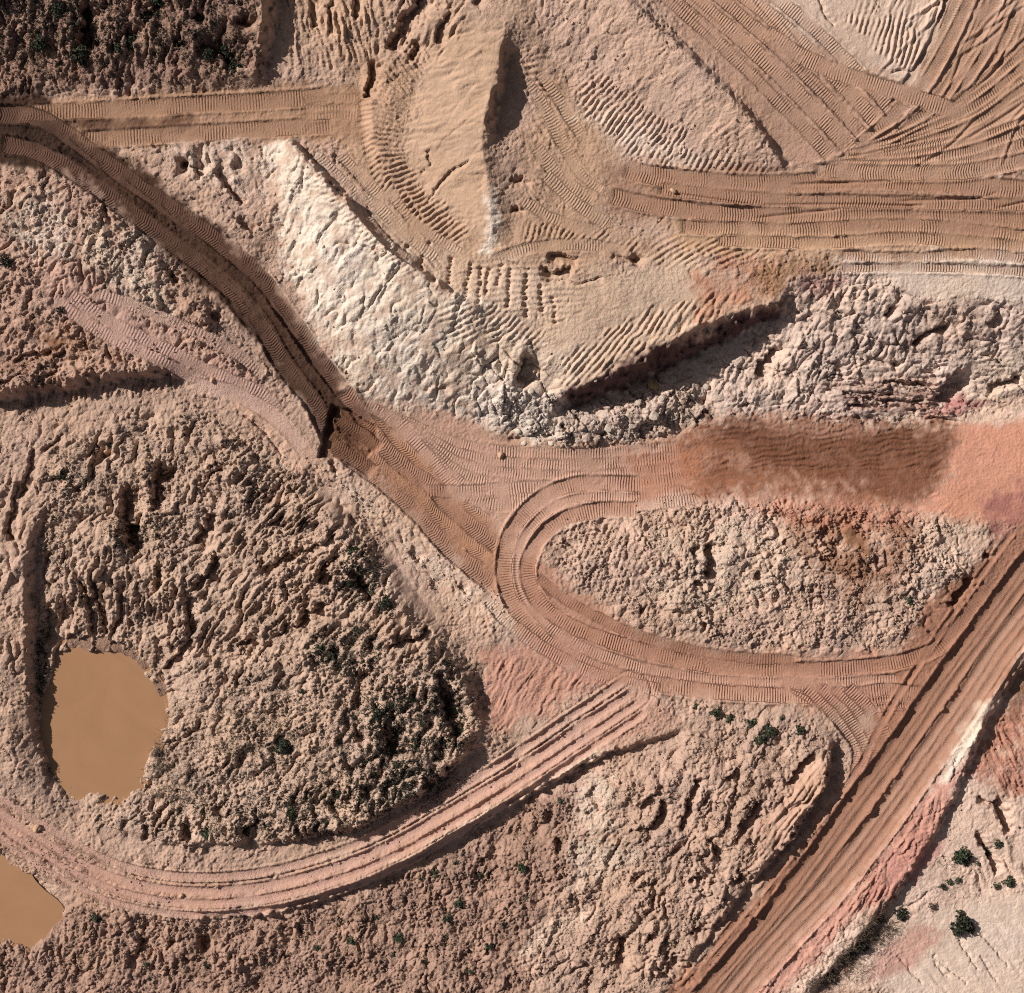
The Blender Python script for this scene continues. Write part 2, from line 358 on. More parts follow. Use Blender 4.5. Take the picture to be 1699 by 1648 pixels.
for y0, rgb_, k_ in ((560, (176,146,134), .5), (625, (196,160,142), .5), (650, (168,128,118), .55), (672, (186,134,124), .5)):
    paint([(1340,y0+16),(1450,y0+2),(1560,y0-4),(1740,y0-22),(1740,y0-14),(1560,y0+6),(1450,y0+12),(1340,y0+26)], rgb_, k_, 5, .5)
paint([(1600,590),(1740,570),(1740,650),(1600,670)], (222,200,182), .85, 14)
paint([(930,660),(1010,690),(1150,660),(1180,690),(1040,735),(920,730)], (210,188,172), .9, 12)
paint([(930,650),(1100,575),(1290,505),(1280,530),(1120,610),(950,680)], (104,78,76), .95, 8)  # maroon strata face, colour also darkened so the shade under the lip reads deeper
paint([(1590,655),(1640,665),(1600,690),(1540,690)], (186,122,118), .8, 8)
paint([(1320,460),(1400,470),(1370,490),(1310,490)], (178,126,118), .6, 10)
paint([(840,630),(930,660),(940,730),(880,735),(790,690),(780,640)], (230,214,200), .9, 15)
paint(R_FLOOR, (202,162,140), 1, 12)
paint([(1030,770),(1120,735),(1180,702),(1300,692),(1450,708),(1560,700),(1585,712),(1596,738),(1594,765),(1580,795),(1550,825),(1520,845),(1470,858),(1430,845),(1380,822),(1330,830),(1270,815),(1200,828),(1120,822),(1060,836)], (150,100,76), .95, 22, .25)
paint([(1200,712),(1300,700),(1460,715),(1560,708),(1588,735),(1580,775),(1545,815),(1490,835),(1420,805),(1330,790),(1250,760),(1190,745)], (126,84,63), .85, 18, .10)
paint([(1160,700),(1300,690),(1500,705),(1590,705),(1590,760),(1400,760),(1200,740)], (114,78,60), .35, 22, .3)
paint([(1040,760),(1170,740),(1180,800),(1080,830)], (190,130,100), .8, 16)
paint([(1596,700),(1740,680),(1740,880),(1560,860),(1510,850),(1580,800)], (219,158,132), 1, 16)
paint([(1580,690),(1740,650),(1740,690),(1620,705)], (228,198,178), .9, 12)
paint([(1250,690),(1460,712),(1400,728),(1280,715)], (206,160,138), .35, 12)
paint(R_RUBBLE, (212,180,160), 1, 14)
paint([(1100,870),(1300,870),(1340,960),(1150,1040),(1080,980)], (232,208,186), .7, 20, .6)
paint([(1290,860),(1430,835),(1550,880),(1540,960),(1440,1000),(1350,940)], (168,120,92), .8, 24, .4)
paint([(1240,830),(1500,830),(1550,870),(1400,880),(1280,860)], (203,144,120), .8, 14, .3)
paint([(1530,870),(1640,880),(1600,1000),(1540,1040),(1500,980)], (231,204,184), .8, 16, .5)
paint([(1640,830),(1740,790),(1740,900),(1660,910)], (170,112,108), .8, 16, .3)
paint([(890,930),(960,980),(1080,1060),(1250,1090),(1560,1080),(1560,1160),(1350,1180),(1200,1160),(1000,1140),(880,1080),(820,980)], (190,145,123), 1, 14)
paint([(790,1090),(860,1070),(1010,1130),(900,1190),(820,1220),(800,1170)], (200,150,130), .9, 16)
paint(R_SPOIL, (206,176,155), 1, 12)
paint([(440,760),(530,770),(620,860),(700,960),(790,1050),(860,1040),(830,980),(740,900),(620,800)], (216,182,158), .8, 16)
paint([(500,760),(560,790),(840,1000),(850,1060),(780,1020),(690,940)], (228,205,186), .55, 16, .7)
paint([(360,640),(450,680),(560,800),(500,790),(400,700)], (222,182,158), .7, 14)
paint(R_FIELD, (184,150,132), 1, 14)
paint([(-40,1400),(60,1440),(200,1530),(330,1545),(250,1600),(110,1500)], (192,156,135), .8, 14)
paint(R_MOUND, (204,172,152), 1, 12)
paint([(950,1320),(1010,1290),(1030,1380),(980,1400),(1060,1430),(950,1480)], (233,211,190), .75, 18, .4)
paint([(860,1590),(880,1560),(970,1510),(1000,1520),(930,1560),(870,1600)], (226,198,176), .9, 10)
paint([(1240,1400),(1380,1240),(1390,1290),(1300,1400),(1240,1440)], (207,166,142), .7, 14)
paint([(-40,1320),(100,1420),(250,1475),(400,1475),(560,1440),(700,1370),(850,1270),(1060,1130),(1130,1200),(980,1250),(760,1385),(560,1485),(330,1525),(150,1490),(-40,1390)], (200,160,140), 1, 14)
paint([(640,1440),(760,1380),(880,1310),(1010,1240),(1000,1265),(860,1340),(740,1405)], (226,198,174), .9, 10)
paint(R_LEFT, (194,160,142), 1, 20)
paint([(40,340),(120,330),(130,420),(90,450),(40,420)], (232,212,194), .9, 22, .5)
paint([(150,380),(260,400),(290,520),(220,500),(170,450)], (232,210,190), .95, 22, .5)
paint([(60,440),(160,470),(300,560),(470,650),(440,670),(250,600),(100,520)], (200,162,146), .8, 16)
paint([(20,540),(130,540),(220,600),(120,640),(20,620)], (188,142,112), .45, 20, .8)
paint([(270,260),(440,250),(480,330),(420,330),(330,310)], (222,200,184), .8, 14, .5)
paint([(1540,1000),(1740,840),(1740,1120),(1640,1180),(1490,1400),(1330,1560),(1220,1680),(1080,1680),(1250,1510),(1420,1300)], (172,126,103), 1, 10)
paint(R_LR, (225,195,176), 1, 10)
paint([(1560,1300),(1640,1190),(1600,1300),(1570,1390),(1500,1480),(1400,1560),(1300,1660),(1230,1680),(1400,1500)], (206,156,138), 1, 10)
paint([(1530,1370),(1560,1400),(1490,1480),(1440,1520),(1450,1460)], (200,146,132), .9, 14)
paint([(1530,1420),(1580,1400),(1530,1480),(1500,1480)], (206,146,136), .8, 6)
paint([(1628,1165),(1646,1163),(1624,1228),(1602,1270),(1580,1305),(1568,1305),(1586,1250)], WHITE, .95, 7)
paint([(1650,1200),(1740,1110),(1740,1330),(1660,1320),(1620,1290)], (192,134,112), .9, 16, .3)
paint([(1660,1120),(1740,1090),(1740,1200),(1680,1190)], (128,92,66), .7, 16)  # dark patch painted for the shadow below the bank drop
paint([(1500,1480),(1480,1540),(1400,1640),(1350,1680),(1430,1560)], (150,106,80), .8, 14)
paint([(1500,1560),(1600,1520),(1740,1480),(1740,1680),(1480,1680)], (231,207,189), 1, 16)
paint([(1490,1570),(1560,1545),(1590,1560),(1540,1600),(1490,1640),(1450,1640)], (206,158,144), .85, 7, .25)
paint([(-40,160),(80,165),(160,225),(250,290),(340,365),(430,440),(500,540),(580,650),(640,700),(640,760),(560,750),(480,640),(400,540),(300,440),(200,345),(120,290),(-40,290)], (82,59,48), 1, 10)
paint([(600,690),(640,700),(720,780),(830,890),(850,990),(780,950),(660,830),(590,770)], (184,138,110), 1, 12)
paint([(100,178),(560,150),(610,160),(610,245),(400,243),(150,256)], (176,140,114), 1, 8)
paint([(-40,165),(60,180),(130,225),(160,270),(110,285),(-40,285)], (60,46,39), .85, 22, .2)
paint([(100,205),(330,200),(330,226),(160,236)], (104,74,60), .85, 12, .2)

lum_ = (COL @ np.array([.3, .59, .11], f4))[..., None]; COL = ((lum_ + (COL - lum_) * .94) * np.array([1.02, .97, .95], f4)).astype(f4)
WET = []
PUDDLES = [[(1168,733),(1210,726),(1245,738),(1235,752),(1190,750),(1165,744)], [(1158,790),(1200,776),(1240,780),(1275,790),(1300,800),(1220,802),(1165,803)], [(1398,888),(1420,884),(1444,896),(1436,912),(1412,908)], [(78,560),(100,556),(108,568),(92,580),(78,574)]]
for k_, p_ in enumerate(PUDDLES): paint(p_, (150,101,77) if k_ < 2 else (140,98,70), .8, 8); WET.append(p_)
# tint drift inside every soil
t = (.075 * N(150, 21) + .07 * N(48, 22) + .06 * N(17, 23) + .045 * N(7, 24))
COL *= (1 + t)[..., None]
hue = N(90, 25)[..., None] * np.array([.02, 0, -.04], f4); COL *= (1 + hue)
del t, hue

# ------------------------------------------------------------------ roughness of the soils
rough(R_TOPLEFT, 1.0); rough(R_SPOIL, 1.15); rough(R_FIELD, 1.0); rough(R_MOUND, .95); rough(R_RUBBLE, .95); rough(R_LEFT, .95)
rough([(420,-40),(990,-40),(900,110),(700,90),(640,140),(470,140)], .35)
rough(R_HEAP, .05, 26); rough(R_PINKSLOPE, .28); rough(R_UPRIGHT, .10); rough(R_WHITE, .24); rough(R_CLIFF, .36)
rough([(600,330),(700,420),(800,430),(960,470),(1120,430),(1290,500),(930,660),(870,570),(790,515),(720,470)], .22)
rough([(560,240),(640,150),(690,310),(800,425),(850,330),(900,130),(1040,270),(1000,370),(1120,430),(800,500),(640,410)], .24)
rough([(1370,440),(1740,425),(1740,505),(1500,500)], .16)
rough([(990,285),(1740,300),(1740,430),(1120,430),(1010,370)], .16)
rough(R_FLOOR, .14); rough([(1580,700),(1740,680),(1740,870),(1600,860)], .08)
rough([(840,630),(930,660),(940,735),(790,690)], .8); rough([(930,690),(1040,660),(1160,640),(1180,690),(1040,740),(920,735)], .7)
rough([(820,980),(900,940),(1080,1060),(1250,1090),(1560,1080),(1560,1160),(1350,1180),(1000,1140),(880,1080)], .12)
rough([(790,1090),(860,1070),(1010,1130),(900,1190),(820,1220)], .25)
rough([(440,760),(530,770),(620,860),(700,960),(790,1050),(860,1040),(740,900),(620,800)], .4)
rough([(340,640),(450,680),(540,770),(500,760),(400,680)], .12, 8)
for p in (ellipse(540,830,40,20,.7), ellipse(660,960,20,55,-.5), ellipse(710,1020,18,50,-.5)): rough(p, .10, 10)
rough([(-40,1320),(100,1420),(250,1475),(400,1475),(560,1440),(700,1370),(850,1270),(1060,1130),(1130,1200),(980,1250),(760,1385),(560,1485),(330,1525),(150,1490),(-40,1390)], .3)
rough([(1540,1000),(1740,840),(1740,1120),(1640,1180),(1490,1400),(1330,1560),(1220,1680),(1080,1680),(1250,1510),(1420,1300)], .15, 8)
rough(R_LR, .28); rough([(1500,1560),(1740,1480),(1740,1680),(1480,1680)], .07)
rough([(100,178),(610,150),(610,245),(150,256)], .2); rough([(60,440),(160,470),(300,560),(470,650),(440,670),(250,600),(100,520)], .35)
rough([(-40,160),(80,165),(340,365),(500,540),(640,700),(640,760),(480,640),(300,440),(120,290),(-40,290)], .3, 6)

rough([(1250,1420),(1300,1330),(1365,1240),(1375,1290),(1310,1385),(1240,1450)], .15, 10)
for p_ in WET: rough(p_, 0, 8)
def billow(n): return 1 - 2 * np.abs(n)
broad = N(70, 31)
r_mod = ROUGH * np.clip(1 + .6 * N(55, 32) + .35 * N(24, 39), .15, 1.8)
H += ROUGH * (.40 * broad)
calm = np.clip(.75 + 1.1 * N(110, 44) + 1.1 * N(40, 45), .12, 1.6)       # quieter and rougher patches
fx, fy = 5 * W2[0] + 1.5 * W3[0], 5 * W2[1] + 1.5 * W3[1]
def NW(sc_, sd_): return perlin((X + fx) / f4(sc_), (Y + fy) / f4(sc_), sd_)
H += r_mod * (.20 * NW(44, 31) + .09 * billow(NW(27, 33)) + .08 * NW(17, 34))
CWX, CWY = X + 3 * W2[0] + 1.6 * W3[0], Y + 3 * W2[1] + 1.6 * W3[1]
H += r_mod * calm * (.025 * billow(NW(10.5, 35)) + .03 * NW(6.6, 36))
H += r_mod * calm * .13 * cells(CWX / f4(8.5), CWY / f4(8.5), 3)
H += r_mod * np.clip(1.5 - calm, .2, 1.2) * .17 * cells((CWX + .5 * CWY) / f4(17), (CWY - .3 * CWX) / f4(15), 4)
H += r_mod * np.clip(.3 + 1.4 * VAR, 0, 1.2) * .16 * cells(CWX / f4(31), CWY / f4(27), 5)
H += (.016 + .07 * r_mod * calm) * N(4.6, 37)
H += (.010 + .085 * r_mod * calm) * N(3.4, 40)
H += .02 * N(16, 38)
# clods: sparse sharp lumps, and small pits
den = np.clip(.5 + 1.6 * N(60, 46), 0, 1.3)
H += np.clip(NW(6.2, 41) - .42, 0, 1) * np.clip(ROUGH * 1.5, .10, 1.5) * den * .45
H += np.clip(NW(11, 42) - .5, 0, 1) * np.clip(ROUGH * 1.3, .04, 1.5) * den * .45
H -= np.clip(NW(15, 43) - .45, 0, 1) * np.clip(ROUGH, 0, 1.3) * .5 * np.clip(.4 + 1.5 * N(80, 47), 0, 1.2)

# ------------------------------------------------------------------ rills, flutes and washboard
def rills(poly, ang, wl, length, amp, seed, soft=16, sharp=True, warp=4):
    """grooves running along direction ang (degrees, plan, 0 = +x, 90 = down)"""
    w, m = poly_mask(poly, soft)
    a = math.radians(ang); c, s = math.cos(a), math.sin(a)
    x = X[w] + warp * W2[0][w] + warp * 1.4 * W1[0][w]; y = Y[w] + warp * W2[1][w] + warp * 1.4 * W1[1][w]
    u = (x * c + y * s) / length; v = (-x * s + y * c) / wl
    n = perlin(u, v, seed)
    n2 = perlin(u * 1.9 + 7, v * 2.1, seed + 1)
    n3_ = perlin(u * 3.1 + 3, v * 3.7, seed + 2)
    g = (np.abs(n) * 2 - .6 if sharp else n) + .55 * (np.abs(n2) * 2 - .6) + .28 * n3_
    H[w] += m * amp * .8 * g * np.clip(.7 + 1.0 * VAR[w] + .5 * VAR2[w], .05, 1.6)
def washboard(poly, ang, period, amp, soft=8, patch=.5, warp=4, jitter=1.0):
    """parallel ridges running along direction ang"""
    w, m = poly_mask(poly, soft)
    a = math.radians(ang); c, s = math.cos(a), math.sin(a)
    x = X[w] + warp * W1[0][w] + jitter * W2[0][w]; y = Y[w] + warp * W1[1][w] + jitter * W2[1][w]
    v = (-x * s + y * c)
    k = np.clip(1 - patch + patch * (1.2 + 1.8 * VAR[w] + 1.2 * VAR2[w]), 0, 1.3)
    H[w] += m * amp * .62 * np.sin(v * (2 * math.pi / period)) * k

def gullies(poly, ang, wl, length, depth, seed, soft=20, warp=7, width=.13):
    w, m = poly_mask(poly, soft)
    a = math.radians(ang); c, s_ = math.cos(a), math.sin(a)
    x = X[w] + warp * W2[0][w] + warp * W1[0][w] + 2 * W3[0][w]; y = Y[w] + warp * W2[1][w] + warp * W1[1][w] + 2 * W3[1][w]
    n = perlin((x * c + y * s_) / length, (-x * s_ + y * c) / wl, seed)
    k = np.clip(.35 + 1.5 * perlin(X[w] / 48, Y[w] / 48, seed + 9), 0, 1.4)
    H[w] += m * depth * k * (.22 * np.clip(np.abs(n) * 2.4, 0, 1) - np.exp(-(n / width) ** 2))
gullies(R_SPOIL, 120, 34, 80, .42, 511); gullies(R_SPOIL, 128, 16, 40, .15, 512)
gullies(R_MOUND, 118, 36, 80, .36, 513); gullies(R_MOUND, 118, 15, 30, .12, 514)
gullies(R_FIELD, 100, 26, 40, .24, 515); gullies(R_FIELD, 95, 11, 20, .16, 516)
gullies(R_TOPLEFT, 95, 30, 70, .36, 517); gullies(R_TOPLEFT, 95, 12, 26, .2, 518)
gullies(R_RUBBLE, 60, 34, 44, .30, 519); gullies(R_RUBBLE, 20, 13, 18, .18, 520)
gullies(R_LEFT, 115, 30, 50, .30, 521); gullies(R_LEFT, 115, 12, 22, .18, 522)
gullies(R_WHITE, 122, 40, 80, .22, 523, 14, 7, .08); gullies(R_CLIFF, 8, 22, 90, .14, 524, 8, 4, .09); gullies(R_CLIFF, 112, 34, 70, .16, 525, 8, 6, .08)
gullies([(-40,690),(120,690),(60,840),(40,1280),(-40,1300)], 100, 24, 50, .22, 526)
gullies([(440,720),(560,790),(840,1000),(860,1050),(740,1000),(560,840)], 45, 20, 50, .16, 527)
def fracture(poly, ang, lx, ly, amp, seed, soft=10, patch=.5):
    w, m = poly_mask(poly, soft, .5)
    a = math.radians(ang); c, s_ = math.cos(a), math.sin(a); x, y = CWX[w], CWY[w]
    H[w] += m * amp * np.clip(1 - patch + patch * (1 + 2 * VAR[w]), .1, 1.5) * cells((x * c + y * s_) / f4(lx), (-x * s_ + y * c) / f4(ly), seed)
fracture(R_CLIFF, 20, 60, 28, .26, 6, 10, .8); fracture(R_CLIFF, 8, 26, 9, .09, 7, 10, .8); fracture([(1360,600),(1580,590),(1600,700),(1380,700)], 3, 60, 10, .26, 8); fracture([(1280,500),(1480,470),(1480,600),(1300,690)], 112, 48, 22, .26, 9)
fracture(R_WHITE, 125, 64, 40, .15, 10, 10, .9); fracture(R_WHITE, 120, 17, 12, .035, 11); fracture([(780,560),(940,620),(940,740),(780,690)], 60, 34, 24, .4, 12)
fracture([(930,680),(1040,650),(1180,630),(1200,690),(1040,740),(920,735)], 20, 26, 20, .4, 13)
fracture(R_HEAP, 160, 90, 34, .06, 14, 16); fracture(R_PINKSLOPE, 130, 34, 20, .07, 15); fracture([(1240,1400),(1640,1190),(1600,1340),(1340,1660),(1240,1660)], 120, 30, 16, .16, 16)
rills(R_HEAP, 168, 30, 130, .16, 528, 20, False)
rills([(330,720),(480,790),(600,890),(700,1010),(640,1090),(480,1150),(330,1120),(270,1000),(280,850)], 129, 30, 120, .30, 501, 30)
rills(R_MOUND, 121, 26, 100, .16, 502, 20)
rills([(560,1080),(720,1080),(790,1190),(700,1320),(480,1390),(250,1400),(350,1250)], 112, 26, 90, .22, 503, 30)
rills(R_FIELD, 100, 20, 60, .16, 504, 20)
rills(R_TOPLEFT, 96, 22, 90, .26, 505, 20)
rills([(90,900),(250,920),(310,960),(300,1070),(150,1070),(80,1050)], 97, 15, 95, .5, 51)
rills([(300,900),(470,850),(560,920),(520,1010),(330,1130),(280,1090),(260,1000)], 128, 13, 100, .36, 53)
rills([(390,780),(460,770),(560,880),(540,960),(430,900)], 138, 10, 60, .42, 55)
rills([(480,950),(640,980),(700,1060),(560,1120),(440,1100)], 138, 20, 110, .40, 57)
rills([(600,1050),(740,1100),(780,1200),(640,1200)], 125, 20, 60, .26, 58)
rills([(240,1370),(420,1330),(640,1290),(700,1300),(560,1380),(400,1405),(260,1410)], 100, 18, 45, .28, 59)
rills([(300,780),(420,760),(430,860),(330,900)], 100, 15, 50, .26, 60)
rills([(560,1100),(760,1180),(740,1260),(560,1290)], 110, 30, 60, .4, 61)
rills([(1220,1420),(1290,1330),(1360,1230),(1380,1290),(1310,1390),(1230,1470)], 128, 9, 160, .15, 62, 10, True, 2)
washboard([(1240,1430),(1300,1330),(1362,1235),(1378,1290),(1312,1385),(1235,1460)], 127, 8.5, .07, 10, .3, 4)
rills([(1050,1290),(1250,1260),(1240,1400),(1080,1420)], 118, 26, 80, .28, 63)
rills([(1000,1500),(1200,1400),(1220,1490),(1080,1640),(980,1640)], 112, 30, 80, .4, 64)
rills([(180,1540),(420,1540),(420,1640),(180,1640)], 98, 20, 50, .32, 65)
rills([(470,-30),(760,-30),(740,60),(640,130),(480,130)], 84, 13, 140, .24, 66, 12)
rills([(640,20),(780,30),(760,110),(660,130)], 122, 16, 90, .30, 67, 12)
rills([(760,-30),(980,-30),(960,40),(860,60)], 112, 12, 80, .16, 68, 12)
rills([(0,-30),(420,-30),(400,110),(0,110)], 95, 30, 90, .35, 69)
rills([(860,40),(1050,60),(1200,190),(1260,270),(1130,250),(980,170)], 132, 24, 70, .14, 70, 12, False)
rills([(940,580),(1150,490),(1250,500),(1100,575),(930,650)], 120, 20, 120, .22, 71, 10)
rills([(950,660),(1110,600),(1290,510),(1270,545),(1130,625),(960,690)], 105, 14, 90, .14, 72, 6)
rills([(1200,600),(1330,500),(1450,470),(1500,520),(1400,620),(1330,690),(1200,690)], 114, 22, 60, .34, 73, 10, False)
rills([(1290,510),(1740,500),(1740,650),(1300,680)], 12, 20, 60, .13, 506, 12, False)
rills([(1480,510),(1740,510),(1740,600),(1480,600)], 110, 24, 50, .24, 74, 10, False)
rills([(1370,620),(1580,600),(1580,690),(1380,695)], 4, 11, 120, .40, 75, 8)
rills([(1600,570),(1740,555),(1740,640),(1600,660)], 172, 13, 70, .18, 76, 8, False)
rills([(460,330),(560,340),(700,500),(850,600),(800,680),(620,650),(520,520)], 128, 30, 60, .24, 77, 14, False)
rills(R_WHITE, 122, 13, 26, .07, 507, 14, False)
rills([(800,1110),(880,1090),(990,1130),(880,1190),(810,1230)], 118, 10, 90, .13, 78, 10)
rills([(1400,1520),(1470,1420),(1520,1480),(1450,1560),(1360,1620)], 112, 10, 60, .20, 79, 8)
rills([(1640,1230),(1740,1180),(1740,1330),(1660,1330)], 62, 15, 70, .22, 80, 10)
rills([(1560,1290),(1640,1180),(1620,1280),(1560,1370),(1480,1430)], 110, 15, 60, .16, 81, 8)
rills([(1500,1580),(1740,1500),(1740,1680),(1500,1680)], 50, 26, 260, .07, 82, 14)
rills([(1660,1300),(1720,1330),(1720,1480),(1620,1500)], 62, 26, 90, .25, 83, 12)
rills([(1320,-30),(1540,-30),(1540,60),(1500,150),(1420,60)], 100, 13, 110, .20, 84, 10)
rills([(-40,430),(120,480),(200,600),(-40,640)], 155, 24, 70, .22, 85)
rills([(-40,700),(120,690),(60,840),(40,1000),(-40,1000)], 115, 24, 110, .25, 86)
rills([(30,320),(260,380),(380,560),(260,540),(100,440)], 110, 30, 60, .32, 87)
rills([(270,255),(440,250),(440,330),(330,310)], 60, 26, 50, .4, 88)
rills([(-40,640),(330,605),(330,640),(-40,690)], 98, 10, 50, .38, 89, 5)
rills([(660,1430),(1000,1240),(1000,1262),(700,1430)], 112, 12, 40, .10, 90, 5)

washboard([(955,170),(1040,215),(1110,260),(1110,290),(1040,265),(960,195)], 128, 8.6, .13, 8, .25)
washboard([(1100,250),(1200,280),(1270,300),(1130,300)], 120, 9.5, .10, 10, .7)
def fan(pts, width, period, amp, slant=0., patch=.45):
    w, d, s_, _, L = polyline_field(pts, width * .5 + 14)
    hw = width * .5 * np.clip(1 + .5 * VAR[w] + .3 * W2[0][w], .5, 1.5)
    m = sstep(hw + 3, hw - 4, np.abs(d)) * np.clip(np.minimum(s_, L - s_) / 14, 0, 1)
    k = np.clip(1 - patch + patch * (1.2 + 1.7 * VAR2[w] + 1.2 * VAR[w]), .1, 1.3)
    H[w] += m * amp * k * np.sin((s_ + slant * d + 2.2 * W2[1][w] + 1.2 * W3[0][w]) * (2 * math.pi / period))
fan([(712,95),(672,140),(648,190),(642,235),(655,285),(690,335),(730,375),(772,412)], 46, 8.8, .085, .25)
fan([(640,140),(618,190),(614,235),(628,290),(662,340),(705,385)], 26, 8.2, .06, -.2)
fan([(840,360),(880,345),(900,310),(905,270)], 24, 9.5, .06, .3)
fan([(862,395),(930,390),(1000,410),(1060,430)], 30, 9.5, .055, .5)
fan([(960,150),(1010,195),(1070,235),(1130,262)], 52, 8.6, .07, .1)
fan([(870,110),(885,150),(900,190)], 30, 10, .06, .2)
fan([(800,520),(850,548),(900,575)], 34, 9, .06, .3)
fan([(520,300),(570,350),(630,415),(700,475)], 22, 8.5, .045, .4)
washboard([(500,260),(560,340),(650,430),(640,450),(550,370),(490,280)], 190, 9, .07, 7, .5, 4)
washboard([(600,320),(690,400),(740,450),(700,450),(620,370)], 44, 8.5, .10, 8, .35, 3)
washboard([(930,600),(1000,560),(1050,530),(1060,580),(990,625),(930,645)], 132, 8.8, .13, 8, .2, 4)
washboard([(1050,530),(1150,500),(1200,530),(1080,580)], 125, 9.5, .09, 10, .5, 4)
washboard([(720,510),(790,520),(850,560),(830,580),(740,560)], 158, 9, .10, 9, .5, 4)
washboard([(770,430),(960,440),(960,530),(880,540),(790,505)], 176, 9.5, .05, 8, .5, 3)
washboard([(1080,400),(1250,420),(1180,460),(1080,440)], 150, 9, .10, 10, .5, 5)
washboard([(1380,60),(1500,60),(1500,150),(1440,120)], 105, 8.6, .13, 8, .4, 4)
washboard([(1340,-20),(1440,-20),(1430,50),(1360,30)], 38, 8, .11, 8, .4, 4)
washboard([(860,130),(930,190),(920,260),(870,220)], 62, 11, .07, 10, .6, 5)
washboard([(1180,705),(1580,705),(1580,785),(1220,780)], -4, 9.5, .05, 18, .9, 12, 3)
rills([(1100,700),(1590,700),(1560,830),(1120,830)], -3, 13, 130, .07, 508, 20)
washboard([(930,870),(1060,860),(1100,960),(1000,1000),(930,940)], 112, 10, .08, 12, .7, 5)
washboard([(700,820),(840,980),(800,960),(690,860)], -48, 9, .03, 8, .5, 4)
washboard([(520,10),(620,30),(640,120),(540,130)], 70, 10, .11, 10, .7, 6)

# rows of bucket-tooth marks on the bench
def teeth(p0, p1, n, r=2.3, depth=.42):
    for k in range(n):
        f = k / max(n - 1, 1)
        cx = p0[0] + (p1[0] - p0[0]) * f + rng.uniform(-2, 2); cy = p0[1] + (p1[1] - p0[1]) * f + rng.uniform(-1.2, 1.2)
        w = window(cx - 12, cy - 12, cx + 12, cy + 12)
        d = np.hypot((X[w] - cx) / 1.5, Y[w] - cy)
        H[w] -= depth * rng.uniform(.6, 1.1) * np.exp(-(d / r) ** 2)
for a, b, n in [((716,412),(700,450),8),((752,436),(746,476),8),((784,448),(772,500),10),((800,452),(795,510),11),((812,455),(806,494),9),((834,440),(826,478),8),((848,455),(842,515),12),
                ((872,462),(872,530),14),((895,480),(900,520),9),((916,500),(920,540),6),((690,405),(676,425),5)]:
    teeth(a, b, n)
for cx, cy, r, d in [(1052,436,8,.9),(676,717,9,.8),(742,645,7,.6),(96,300+1,8,.5),(312,285,9,.9),(340,265,9,.8),(400,290,8,.7)]:
    w = window(cx - 40, cy - 40, cx + 40, cy + 40)
    H[w] -= d * np.exp(-(((PX[w] - cx) ** 2 + ((PY[w] - cy) * .8) ** 2) / (r * r)))

# deep hollows and slots in the spoil that fill with shadow
def slot(pts, width, depth, soft=.6):
    w, d, s, nx, L = polyline_field(pts, width * 4 + 10, True)
    dx, dy = pts[-1][0] - pts[0][0], pts[-1][1] - pts[0][1]
    side = 1 if (-dy * .90 + dx * .44) >= 0 else -1
    dd = d * side + .35 * width * W3[0][w] + .45 * width * W2[1][w]
    taper = sstep(0, width * 1.8 + 1e-3, np.minimum(s, L - s) + .5 * width * W3[1][w])
    prof = sstep(-width * 1.05, -width * .55, dd) * np.clip(1 - (dd + width) / (width * 4.2), 0, 1)
    H[w] -= 1.5 * depth * prof * taper

